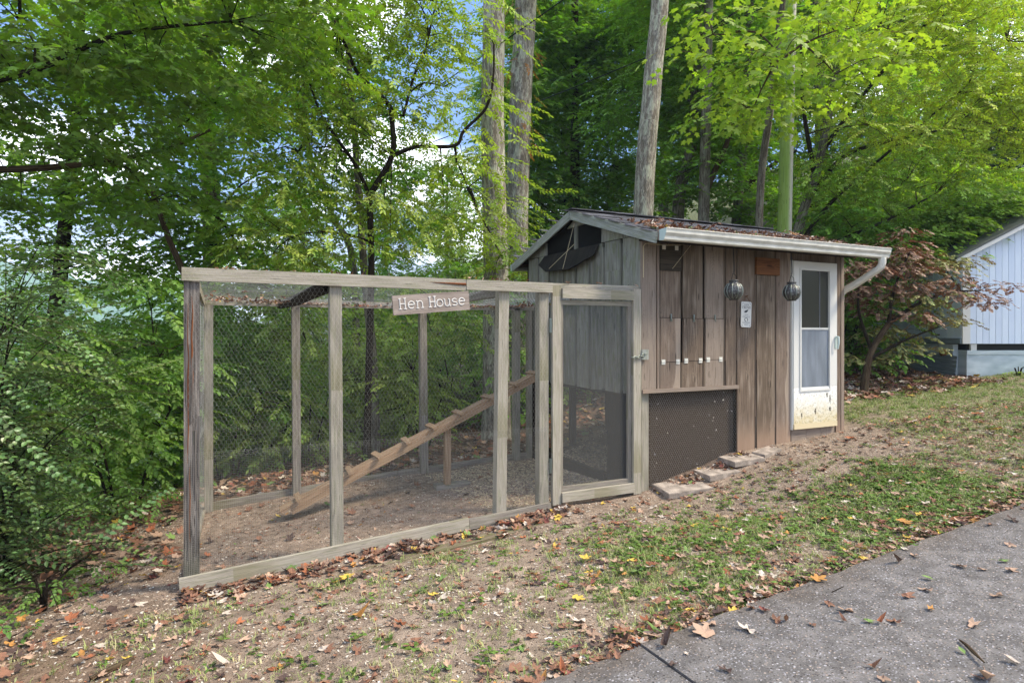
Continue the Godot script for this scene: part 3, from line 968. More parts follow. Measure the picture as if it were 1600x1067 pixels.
		for r in 12:
			for c in 12:
				var x := -0.02 + c * 0.3 + (0.15 if r % 2 else 0.0) - 0.04
				if x - 0.148 < -0.13: x = -0.13 + 0.148
				if x + 0.148 > 3.25: x = 3.25 - 0.148
				var dd := 0.02 + r * 0.1345
				var o := part("shingle", sm, M.shingle[(r * 5 + c * 7 + (c * c) % 3) % 3], H)
				var up := 0.004 + R(0, 0.004)
				o.position = Vector3(x, RY - 0.035 - RS * dd + up, RZ + s * dd)
				o.rotation = Vector3(tilt - 0.035 + R(-.008, .008), 0, R(-.006, .006)) if s > 0 else Vector3(-tilt + 0.035, PI, 0)
	for c in 11:
		var rm := MB.new()
		rm.plank(Vector3(-0.12 + c * 0.305, RY - 0.012, RZ), Vector3(-0.12 + c * 0.305 + 0.33, RY - 0.008, RZ), Vector3.BACK, 0.12, 0.012, 0, 1)
		part("ridge_shingle", rm.mesh(), M.shingle[c % 3], H)
	# gutter along the front eave
	var gm := MB.new()
	var prof := [[0.374, 2.655], [0.374, 2.548], [0.435, 2.545], [0.448, 2.556], [0.450, 2.585], [0.472, 2.615], [0.476, 2.652], [0.484, 2.655], [0.484, 2.663], [0.470, 2.664], [0.466, 2.62], [0.440, 2.59], [0.384, 2.60]]
	var gx0 := -0.075
	var gx1 := 3.34
	for i in prof.size() - 1:
		var a: Array = prof[i]
		var b: Array = prof[i + 1]
		var out := Vector3(0, -(b[0] - a[0]), (b[1] - a[1])) * (1.0 if i > 0 else -1.0)
		if i == 0: out = Vector3(0, 0, -1)
		gm.quad(Vector3(gx0, a[1], a[0]), Vector3(gx1, a[1], a[0]), Vector3(gx1, b[1], b[0]), Vector3(gx0, b[1], b[0]), out, Vector2(gx0, i * .07), Vector2(gx1, i * .07), Vector2(gx1, i * .07 + .07), Vector2(gx0, i * .07 + .07))
	var gut := part("gutter", gm.mesh(), M.gutter, H)
	for e in [[gx0, -1.0], [gx1, 1.0]]:
		var cap := cut_piece([[0.374, 2.655], [0.374, 2.548], [0.435, 2.545], [0.448, 2.556], [0.472, 2.615], [0.484, 2.660]], Vector3(e[0] + 0.002 * e[1], 0, 0), Vector3.BACK, Vector3.UP, -0.002 * e[1])
		part("end_cap", cap.mesh(), M.gutter_cap, gut)
	part("gutter_silt", bx(Vector3(gx0 + .01, 2.61, 0.385), Vector3(gx1 - .01, 2.632, 0.464)), M.gutter_dirt, gut)
	var ds := MB.new()
	ds.tube([Vector3(3.235, 2.55, 0.43), Vector3(3.235, 2.49, 0.43), Vector3(3.232, 2.45, 0.42), Vector3(3.222, 2.41, 0.385), Vector3(3.19, 2.24, 0.10), Vector3(3.185, 2.19, -0.02), Vector3(3.185, 2.13, -0.07), Vector3(3.185, 0.5, -0.08)], [0.045, 0.045, 0.045, 0.044, 0.044, 0.044, 0.035, 0.035], 8)
	part("downspout", ds.mesh(), M.gutter, gut)
	# gutter of the rear eave shows only its end
	part("rear_gutter", bx(Vector3(-0.07, 2.55, RZ - 1.72), Vector3(3.3, 2.64, RZ - 1.615)), M.gutter_cap, H)
	# --- storm door
	var dz := 0.004
	var D := part("storm_door", bx(Vector3(2.205, 1.0, dz), Vector3(2.304, 2.503, dz + 0.028), 0.0), M.white, H)
	part("frame", bx(Vector3(2.846, 1.0, dz), Vector3(2.967, 2.503, dz + 0.028), 0.0), M.white, D)
	part("frame", bx(Vector3(2.3045, 2.425, dz), Vector3(2.8455, 2.503, dz + 0.028), 0.0), M.white, D)
	var pm := MB.new()
	pm.quad(Vector3(2.205, 0.566, dz + .028), Vector3(2.967, 0.566, dz + .028), Vector3(2.967, 0.999, dz + .028), Vector3(2.205, 0.999, dz + .028), Vector3.BACK)
	pm.quad(Vector3(2.205, 0.566, dz), Vector3(2.205, 0.999, dz), Vector3(2.205, 0.999, dz + .028), Vector3(2.205, 0.566, dz + .028), Vector3.LEFT, Vector2(0, 0.9), Vector2(0, 1), Vector2(.01, 1), Vector2(.01, .9))
	part("lower_panel", pm.mesh(), M.door_panel, D)
	part("kick_strip", bx(Vector3(2.207, 0.505, dz), Vector3(2.965, 0.564, dz + 0.034), 0.0), M.kick, D)
	for q in [[2.304, 0.948, 2.326, 2.424], [2.824, 0.948, 2.846, 2.424], [2.3265, 0.948, 2.8235, 0.972], [2.3265, 2.40, 2.8235, 2.424]]:
		part("moulding", bx(Vector3(q[0], q[1], dz + 0.002), Vector3(q[2], q[3], dz + 0.038), 0.0), M.white, D)
	part("upper_pane", bx(Vector3(2.327, 1.705, dz + 0.001), Vector3(2.823, 2.399, dz + 0.012), 0.0), M.glass_dark, D)
	part("lower_pane", bx(Vector3(2.327, 0.973, dz + 0.001), Vector3(2.823, 1.690, dz + 0.018), 0.0), M.glass_frost, D)
	part("meeting_rail", bx(Vector3(2.327, 1.688, dz + 0.002), Vector3(2.823, 1.712, dz + 0.026), 0.0), M.white, D)
	part("pull_cord", bx(Vector3(2.668, 1.713, dz + 0.013), Vector3(2.674, 2.398, dz + 0.016), 0.0), M.ink_faint, D)
	var hm2 := MB.new()
	hm2.box(Vector3(2.925, 1.46, dz + 0.029), Vector3(2.957, 1.60, dz + 0.037))
	hm2.tube([Vector3(2.94, 1.60, dz + 0.037), Vector3(2.94, 1.60, dz + 0.065), Vector3(2.935, 1.53, dz + 0.075), Vector3(2.935, 1.45, dz + 0.06)], [0.012, 0.014, 0.013, 0.010], 8)
	part("handle", hm2.mesh(), M.gutter_cap, D)
	part("hinge_rail", bx(Vector3(2.188, 0.50, -0.004), Vector3(2.203, 2.51, 0.022), 0.0), M.white, D)
	for q in [[2.21, 2.46], [2.465, 2.72], [2.725, 2.97]]:
		part("board", bx(Vector3(q[0], 0.25, -0.03), Vector3(q[1], 0.498, -0.006)), B[3], H)

# ---------------------------------------------------------------- run
func chicken_run():
	var H := thing("chicken_run", "timber framed wire chicken run with a screened gate beside the hen house", "enclosure", Vector3.ZERO)
	var W: Array = M.run
	var posts := [[-4.135, -4.135, 0.105, 0.10, -0.045, -0.25, 2.03, -1], [-3.072, -3.088, 0.095, 0.09, -0.046, -0.16, 2.035, 1], [-1.598, -1.568, 0.10, 0.09, -0.046, -0.08, 2.04, 0], [-1.148, -1.148, 0.10, 0.09, -0.046, -0.06, 2.05, 1],
		[-4.02, -4.02, 0.088, 0.088, -2.40, -0.5, 1.955, 1], [-3.10, -3.115, 0.088, 0.088, -2.40, -0.4, 1.955, 2], [-1.56, -1.585, 0.088, 0.088, -2.40, -0.35, 1.955, 2], [-0.26, -0.26, 0.088, 0.088, -2.40, -0.35, 1.985, 1], [-0.06, -0.06, 0.06, 0.08, -2.40, -0.35, 1.985, 1]]
	for p in posts:
		var mb := MB.new()
		mb.plank(Vector3(p[0], p[5], p[4]), Vector3(p[1], p[6], p[4]), Vector3.RIGHT, p[2], p[3], R(0, 1))
		var o := part("post", mb.mesh(), M.rotten if p[7] < 0 else W[p[7]], H)
		if p[7] < 0:
			o.set_meta("label", "rotten corner post split open along its grain")
			# splits in the face with rusty heartwood behind, raised splinters beside them
			for q in [[-4.158, 0.55, 1.98, 0.010], [-4.132, 0.95, 2.0, 0.014], [-4.145, 0.0, 0.8, 0.008]]:
				var pts := []
				var rr := []
				for i in 12:
					var y: float = lerpf(q[1], q[2], i / 11.0)
					pts.append(Vector3(q[0] + 0.012 * noise_a.get_noise_1d(y * 6.0 + q[0] * 30.0), y, 0.003))
					rr.append(q[3] * (0.5 + 0.6 * absf(noise_b.get_noise_1d(y * 7.0))) * sin(PI * (i + 0.4) / 11.8))
				var cm := MB.new()
				cm.tube(pts, rr, 5)
				part("split", cm.mesh(), M.rust_core, o)
			for q in 9:
				var x := -4.18 + q * 0.0115
				var y0 := R(-0.1, 1.2)
				var sm := MB.new()
				sm.plank(Vector3(x, y0, 0.006), Vector3(x + R(-.004, .004), y0 + R(0.3, 0.8), 0.0055), Vector3.RIGHT, R(0.005, 0.009), 0.008, R(0, 1))
				part("splinter", sm.mesh(), M.rotten, o)
	# top rails (front rail of two lengths), side and rear rails
	var rails := [[Vector3(-4.20, 2.083, 0.019), Vector3(-1.962, 2.076, 0.019), 0.098, 0], [Vector3(-1.958, 2.079, 0.024), Vector3(-1.078, 2.078, 0.024), 0.092, 0],
		[Vector3(-1.10, 2.085, -0.06), Vector3(0.0, 2.09, -0.06), 0.09, 0],
		[Vector3(-4.06, 1.992, -2.372), Vector3(-2.84, 1.986, -2.372), 0.078, 1], [Vector3(-2.832, 1.985, -2.374), Vector3(0.0, 1.99, -2.374), 0.078, 1],
		[Vector3(-4.115, 2.05, -0.10), Vector3(-4.075, 1.98, -2.35), 0.08, 1],
		[Vector3(-1.60, 2.03, -0.095), Vector3(-1.60, 1.975, -2.33), 0.085, 2]]
	for r in rails:
		var mb := MB.new()
		mb.plank(r[0], r[1], Vector3.UP, r[2], 0.036, R(0, 1))
		part("rail", mb.mesh(), W[r[3]], H)
	# rotted notch at the joint of the front rail
	var nm := MB.new()
	nm.tube([Vector3(-2.30, 2.088, 0.036), Vector3(-2.15, 2.085, 0.037), Vector3(-2.02, 2.083, 0.037), Vector3(-1.964, 2.082, 0.036)], [0.002, 0.008, 0.011, 0.013], 6)
	part("rotted_notch", nm.mesh(), M.rust_core, H)
	# a bent limb laid across the top
	var lm := MB.new()
	lm.tube([Vector3(-3.13, 2.035, -0.03), Vector3(-3.17, 2.02, -0.8), Vector3(-3.20, 1.99, -1.7), Vector3(-3.27, 1.975, -2.45)], [0.055, 0.06, 0.06, 0.05], 9, 1.0, true, 0.05)
	part("crossing_limb", lm.mesh(), M.bark_dark, H)
	# boards along the ground
	for q in [[Vector3(-4.215, -0.205, 0.018), Vector3(-1.93, -0.055, 0.018), 0.105, 0], [Vector3(-1.925, -0.06, 0.016), Vector3(-1.09, -0.01, 0.016), 0.09, 2],
		[Vector3(-4.06, -0.29, -2.43), Vector3(-1.9, -0.14, -2.43), 0.14, 2], [Vector3(-1.89, -0.14, -2.43), Vector3(-0.02, -0.06, -2.43), 0.14, 2], [Vector3(-4.17, -0.24, -0.1), Vector3(-4.07, -0.32, -2.36), 0.10, 2]]:
		var mb := MB.new()
		mb.plank(q[0], q[1], Vector3.UP, q[2], 0.036, R(0, 1))
		part("ground_board", mb.mesh(), W[q[3]], H)
	# wire cloth: hexagonal above, square below, on every side; hexagonal over the top
	hex_net(H, Vector3(-4.19, 0.70, 0.006), Vector3.RIGHT, Vector3.UP, 3.09, 1.33)
	hex_net(H, Vector3(-4.19, 2.035, 0.045), Vector3.RIGHT, Vector3.UP, 3.12, 0.105)
	square_net(H, Vector3(-4.19, 0, 0.008), Vector3.RIGHT, Vector3.UP, 3.09, 0.76, -0.16, 0.0)
	hex_net(H, Vector3(-4.06, 0.55, -2.45), Vector3.RIGHT, Vector3.UP, 4.04, 1.40, 0.034, 0.00028)
	square_net(H, Vector3(-4.06, 0, -2.452), Vector3.RIGHT, Vector3.UP, 4.04, 0.62, -0.22, 0.0, 0.02)
	hex_net(H, Vector3(-4.17, 0.6, -0.02), Vector3(0.045, 0, -1).normalized(), Vector3.UP, 2.38, 1.42)
	square_net(H, Vector3(-4.172, 0, -0.02), Vector3(0.045, 0, -1).normalized(), Vector3.UP, 2.38, 0.66, -0.2, -0.25, 0.02)
	hex_net(H, Vector3(-4.12, 2.10, -0.02), Vector3.RIGHT, Vector3(0, -0.04, -1).normalized(), 4.1, 2.38, 0.036, 0.0007, 0.10)
	# gate
	var gm := MB.new()
	gm.plank(Vector3(-1.020, 0.0, 0.005), Vector3(-1.022, 2.105, 0.005), Vector3.RIGHT, 0.092, 0.038, 0.2)
	var G := part("gate", gm.mesh(), W[0], H)
	var gp2 := [[Vector3(-0.068, 0.0, 0.005), Vector3(-0.072, 2.10, 0.005), 0.098, 0.038, 0], [Vector3(-0.966, 2.03, 0.022), Vector3(-0.122, 2.028, 0.022), 0.092, 0.04, 0], [Vector3(-0.970, 0.068, 0.022), Vector3(-0.118, 0.072, 0.022), 0.09, 0.04, 0],
		[Vector3(-0.97, 1.945, -0.024), Vector3(-0.12, 1.945, -0.024), 0.045, 0.03, 1], [Vector3(-0.97, 0.135, -0.024), Vector3(-0.12, 0.135, -0.024), 0.05, 0.03, 2], [Vector3(-0.95, 0.16, -0.0245), Vector3(-0.95, 1.922, -0.0245), 0.03, 0.03, 2], [Vector3(-0.145, 0.16, -0.0245), Vector3(-0.145, 1.922, -0.0245), 0.04, 0.03, 2]]
	for r in gp2:
		var mb := MB.new()
		var wd := Vector3.UP if absf(r[0].x - r[1].x) > 0.2 else Vector3.RIGHT
		mb.plank(r[0], r[1], wd, r[2], r[3], R(0, 1))
		part("gate_rail" if wd == Vector3.UP else "gate_stile", mb.mesh(), W[r[4]], G)
	var sc := MB.new()
	sc.quad(Vector3(-0.96, 0.12, -0.041), Vector3(-0.13, 0.12, -0.041), Vector3(-0.13, 1.95, -0.041), Vector3(-0.96, 1.95, -0.041), Vector3.BACK)
	part("insect_screen", sc.mesh(), M.screen, G)
	for y in [0.38, 1.72]:
		var hm := MB.new()
		hm.box(Vector3(-1.095, y - 0.07, 0.0), Vector3(-1.070, y + 0.07, 0.012))
		hm.tube([Vector3(-1.082, y - 0.07, 0.014), Vector3(-1.082, y + 0.07, 0.014)], [0.006, 0.006], 6)
		part("hinge", hm.mesh(), M.steel, G)
	# chain and hasp that hold the gate to the corner of the hen house
	var pl := part("hasp_plate", bx(Vector3(-0.022, 1.374, 0.012), Vector3(0.062, 1.478, 0.036)), M.fascia, G)
	for i in 7:
		var lk := MB.new()
		var c := Vector3(-0.145 + i * 0.026, 1.398 + i * 0.006 - 0.012 * sin(PI * i / 6.0), 0.045)
		var pts := []
		var rr := []
		for q in 9:
			var a := TAU * q / 8.0
			pts.append(c + (Vector3(cos(a) * 0.022, sin(a) * 0.013, 0) if i % 2 else Vector3(cos(a) * 0.022, 0.003, sin(a) * 0.013)))
			rr.append(0.0042)
		lk.tube(pts, rr, 5, 1.0, false)
		part("chain_link", lk.mesh(), M.steel, pl)
	# sign hung from the front rail
	var S := thing("hen_house_sign", "grey wooden sign lettered Hen House, hung crooked from the run's top rail", "sign", Vector3(-2.29, 1.908, 0.062))
	S.rotation.z = 0.088
	part("sign_board", bx(Vector3(-0.345, -0.083, -0.011), Vector3(0.345, 0.083, 0.011), 0.1), M.signwood, S)
	letters(S)

func arc(cx: float, cy: float, rx: float, ry: float, a0: float, a1: float, n := 10) -> Array:
	var L := []
	for i in n + 1:
		var a := deg_to_rad(lerpf(a0, a1, float(i) / n))
		L.append(Vector2(cx + rx * cos(a), cy + ry * sin(a)))
	return L

func letters(S: Node3D):
	var V := func(a, b, c, d): return [Vector2(a, b), Vector2(c, d)]
	var ee := [arc(0.30, 0.35, 0.30, 0.34, 4, 318, 16), V.call(0.0, 0.37, 0.6, 0.37)]
	var hh := [V.call(0.08, 0, 0.08, 1), V.call(0.56, 0, 0.56, 1), V.call(0.08, 0.5, 0.56, 0.5), V.call(-0.04, 0, 0.2, 0), V.call(0.44, 0, 0.68, 0), V.call(-0.04, 1, 0.2, 1), V.call(0.44, 1, 0.68, 1)]
	var nn := [V.call(0.08, 0, 0.08, 0.68), V.call(-0.03, 0.68, 0.08, 0.68), V.call(-0.04, 0, 0.2, 0), [Vector2(0.56, 0)] + arc(0.32, 0.44, 0.24, 0.24, 0, 170, 8), V.call(0.44, 0, 0.68, 0)]
	var oo := [arc(0.30, 0.34, 0.30, 0.34, 0, 360, 18)]
	var uu := [[Vector2(0.08, 0.68)] + arc(0.30, 0.24, 0.22, 0.24, 180, 355, 8), V.call(0.54, 0.0, 0.54, 0.68), V.call(-0.04, 0.68, 0.08, 0.68), V.call(0.42, 0.68, 0.54, 0.68), V.call(0.54, 0.0, 0.66, 0.0)]
	var ss := [arc(0.26, 0.51, 0.22, 0.17, 30, 270, 9) + arc(0.26, 0.17, 0.24, 0.17, 90, -150, 9)]
	var word := [[hh, -0.292], [ee, -0.214], [nn, -0.140], [hh, -0.028], [oo, 0.040], [uu, 0.108], [ss, 0.181], [ee, 0.245]]
	for w in word:
		var mb := MB.new()
		for stroke in w[0]:
			var pts := []
			var rr := []
			for p in stroke:
				pts.append(Vector3(w[1] + p.x * 0.092, -0.036 + p.y * 0.088, 0.0115))
				rr.append(0.0052)
			mb.tube(pts, rr, 6)
		part("letter", mb.mesh(), M.letters, S)

# ---------------------------------------------------------------- smaller things about the hen house
func small_things():
	# ramp of the run
	var P := thing("chicken_ramp", "narrow plank ramp with cleats rising across the run on a short post", "ramp", Vector3.ZERO)
	var a := Vector3(-3.38, -0.115, -1.40)
	var b := Vector3(-0.42, 1.19, -1.40)
	var mb := MB.new()
	mb.plank(a, b, Vector3.BACK, 0.13, 0.035, 0.1)
	part("plank", mb.mesh(), M.ramp, P)
	var m2 := MB.new()
	m2.plank(a + Vector3(0.1, -0.012, 0.07), b + Vector3(0, -0.035, 0.07), Vector3.UP, 0.06, 0.022, 0.5)
	part("side_rail", m2.mesh(), M.ramp, P)
	var ax := (b - a).normalized()
	for x in [-3.21, -2.705, -2.40, -2.10, -1.795, -1.485, -1.12, -0.805, -0.53]:
		var t: float = (x - a.x) / (b.x - a.x)
		var c := a.lerp(b, t) + Vector3(0, 0.03, 0)
		var cm := MB.new()
		cm.plank(c + Vector3(0, 0, 0.13 + R(0, .02)), c + Vector3(R(-.02, .02), 0, -0.15), ax, 0.06, 0.024, R(0, 1))
		part("cleat", cm.mesh(), M.ramp, P)
	part("support_post", bx(Vector3(-1.64, -0.06, -1.46), Vector3(-1.57, 0.60, -1.40)), M.ramp, P)
	solo("timber_block", bx(Vector3(-1.74, -0.14, -1.52), Vector3(-1.33, -0.05, -1.40)), M.run[2], "short grey timber offcut lying at the foot of the ramp's post", "timber")
	# old timber edging in front of the run
	var tm := MB.new()
	tm.plank(Vector3(-4.26, -0.345, 0.30), Vector3(-2.35, -0.205, 0.29), Vector3.UP, 0.13, 0.14, 0.1)
	solo("edging_timber", tm.mesh(), M.timber, "mossy landscape timber half buried along the run, by the rotten post", "timber", "timbers edging the run")
	var tm2 := MB.new()
	tm2.plank(Vector3(-2.34, -0.205, 0.285), Vector3(-1.15, -0.105, 0.26), Vector3.UP, 0.13, 0.14, 0.6)
	solo("edging_timber", tm2.mesh(), M.timber, "mossy landscape timber sunk in earth near the gate", "timber", "timbers edging the run")
	# concrete pavers as steps below the hatches
	var pv := [[0.36, 0.005, 0.20, 0.50, 0.36, -0.18, 0.06, "lowest concrete paver beside the gate post, largest and tilted"], [0.87, 0.075, 0.16, 0.40, 0.27, -0.05, 0.06, "second concrete paver from the gate, lying lower than its neighbour"], [1.26, 0.165, 0.13, 0.42, 0.27, -0.06, 0.05, "third concrete paver, just below the corner of the brown boards"], [1.66, 0.205, 0.12, 0.34, 0.17, 0.18, 0.10, "small sunken paver nearest the storm door"]]
	for q in pv:
		var pm := MB.new()
		pm.box(Vector3(-q[3] / 2, -0.05, -q[4] / 2), Vector3(q[3] / 2, 0.0, q[4] / 2))
		pm.box(Vector3(-q[3] / 2 + 0.006, 0.0005, -q[4] / 2 + 0.006), Vector3(q[3] / 2 - 0.006, 0.005, q[4] / 2 - 0.006))
		var o := solo("paver", pm.mesh(), M.paver, q[7], "paver", "pavers below the hen house wall")
		o.position = gp(q[0], q[2], 0.022)
		o.rotation = Vector3(0.05, q[5], q[6])
	# two pierced metal lanterns under the eave
	for q in [[0.975, 2.09, 0.30, "round ribbed metal lantern hanging over the egg sign on a twin cord"], [1.847, 2.10, 0.30, "round ribbed metal lantern hanging before the storm door's edge"]]:
		var L := thing("lantern", q[3], "lantern", Vector3(q[0], q[1], q[2]), "lanterns under the eave")
		var lm := MB.new()
		lm.lathe(Vector3.ZERO, [[0.045, 0.118], [0.05, 0.112], [0.042, 0.10], [0.04, 0.085], [0.070, 0.07], [0.088, 0.035], [0.093, 0.0], [0.086, -0.035], [0.064, -0.068], [0.045, -0.08], [0.047, -0.092], [0.0, -0.093]], 40, 0.10)
		part("globe", lm.mesh(), M.lantern, L)
		var rm := MB.new()
		for i in 10:
			var pts := []
			for e in [[0.044, 0.086], [0.073, 0.071], [0.092, 0.035], [0.098, 0.0], [0.090, -0.035], [0.066, -0.07], [0.046, -0.082]]:
				pts.append(Vector3(cos(TAU * i / 10.0) * e[0], e[1], sin(TAU * i / 10.0) * e[0]))
			rm.tube(pts, [0.003, 0.004, 0.004, 0.004, 0.004, 0.004, 0.003], 5)
		part("rib", rm.mesh(), M.steel, L)
		var cm := MB.new()
		cm.tube([Vector3(0.04, 0.11, 0), Vector3(0.035, 0.16, 0), Vector3(0, 0.19, 0), Vector3(-0.02, 0.18, 0)], [0.003, 0.003, 0.003, 0.003], 5)
		cm.tube([Vector3(-0.04, 0.11, 0), Vector3(-0.02, 0.16, 0), Vector3(0, 0.19, 0)], [0.003, 0.003, 0.003], 5)
		cm.tube([Vector3(0, 0.19, 0), Vector3(-0.012, 0.50, 0)], [0.0028, 0.0028], 5)
		cm.tube([Vector3(0.004, 0.19, 0), Vector3(0.014, 0.24, 0), Vector3(-0.01, 0.50, 0)], [0.0028, 0.0028, 0.0028], 5)
		part("cord", cm.mesh(), M.black, L)
	# egg sign
	var E := thing("egg_sign", "small white metal sign about fresh eggs hung from a nail between the boards", "sign", Vector3(1.447, 1.857, 0.02))
	E.rotation.z = -0.035
	part("plate", cut_piece([[-0.078, -0.128], [-0.062, -0.145], [0.062, -0.145], [0.078, -0.128], [0.078, 0.132], [0.066, 0.145], [-0.066, 0.145], [-0.078, 0.132]], Vector3(0, 0, 0.004), Vector3.RIGHT, Vector3.UP, 0.006).mesh(), M.white, E)
	for q in [["FARM", 0.112, 0.020, 1], ["FRESH", 0.080, 0.030, 0], ["EGGS", -0.003, 0.015, 1], ["FOR SALE", -0.026, 0.018, 1], ["GATHERED", -0.093, 0.017, 1], ["DAILY", -0.116, 0.014, 1]]:
		var tmesh := TextMesh.new()
		tmesh.text = q[0]
		var sf := SystemFont.new()
		sf.font_names = PackedStringArray(["Droid Serif"])
		tmesh.font = sf
		tmesh.font_size = 32
		tmesh.pixel_size = q[2] / 24.0
		tmesh.depth = 0.001
		var o := part("lettering", tmesh, M.ink_faint if q[3] else M.ink, E)
		o.position = Vector3(0, q[1], 0.0048)
		var wd: float = tmesh.get_aabb().size.x
		if wd > 0.13: o.scale.x = 0.13 / wd
	var hen := cut_piece([[-0.032, 0.028], [-0.026, 0.02], [0.0, 0.022], [0.018, 0.034], [0.031, 0.058], [0.012, 0.052], [-0.012, 0.046], [-0.024, 0.040]], Vector3(0, 0, 0.0052), Vector3.RIGHT, Vector3.UP, 0.001)
	part("hen_print", hen.mesh(), M.ink, E)
	var em := MB.new()
	var ep := []
	var er := []
	for p in arc(0.0, -0.058, 0.024, 0.019, -60, 265, 14):
		ep.append(Vector3(p.x, p.y, 0.005))
		er.append(0.003)
	em.tube(ep, er, 5)
	part("wreath_print", em.mesh(), M.ink, E)
	for sx in [-1, 1]:
		for sy in [-1, 1]:
			var om := MB.new()
			om.tube([Vector3(0.066 * sx, 0.112 * sy, 0.0045), Vector3(0.056 * sx, 0.124 * sy, 0.0045), Vector3(0.05 * sx, 0.134 * sy, 0.0045)], [0.0016, 0.003, 0.0014], 5)
			part("corner_print", om.mesh(), M.ink_faint, E)
	var nm := MB.new()
	nm.tube([Vector3(-0.05, 0.143, 0.003), Vector3(0.0, 0.205, 0.004), Vector3(0.055, 0.143, 0.003)], [0.0025, 0.0025, 0.0025], 5)
	nm.tube([Vector3(0.0, 0.205, -0.02), Vector3(0.004, 0.215, 0.02)], [0.004, 0.004], 6)
	part("hanger", nm.mesh(), M.plaque, E)
	# sticks and stones
	var st := MB.new()
	st.tube([Vector3(0, 0, 0), Vector3(-0.035, 0.004, 0.05), Vector3(-0.075, 0.003, 0.10), Vector3(-0.12, 0, 0.165)], [0.004, 0.008, 0.008, 0.003], 7, 1.0, true, 0.12)
	var s1 := solo("stick", st.mesh(), M.bark_brown, "short broken stick lying on the driveway", "stick")
	s1.position = place_on(-0.87, 3.50, 0.010)
	var s2 := MB.new()
	s2.tube([Vector3(0, 0, 0), Vector3(0.1, 0.004, -0.01), Vector3(0.22, 0.0, -0.03), Vector3(0.3, 0, -0.02)], [0.002, 0.003, 0.003, 0.001], 5)
	var s3 := solo("twig", s2.mesh(), M.bark_dark, "thin dark twig on the driveway near its grassy edge", "twig")
	s3.position = place_on(-0.90, 2.86, 0.004)
	var s4 := MB.new()
	s4.tube([Vector3(0, 0, 0), Vector3(0.10, 0.01, -0.05), Vector3(0.19, 0.012, -0.12)], [0.014, 0.02, 0.013], 7, 1.0, true, 0.15)
	var s5 := solo("bark_piece", s4.mesh(), M.bark_brown, "curled piece of rusty bark on bare earth left of the timber", "bark")
	s5.position = gp(-4.60, 1.16, 0.015)

func place_on(x: float, z: float, up := 0.0) -> Vector3:
	return Vector3(x, hy(x, z) + 0.035 + up, z) if z > 2.7 else gp(x, z, up)

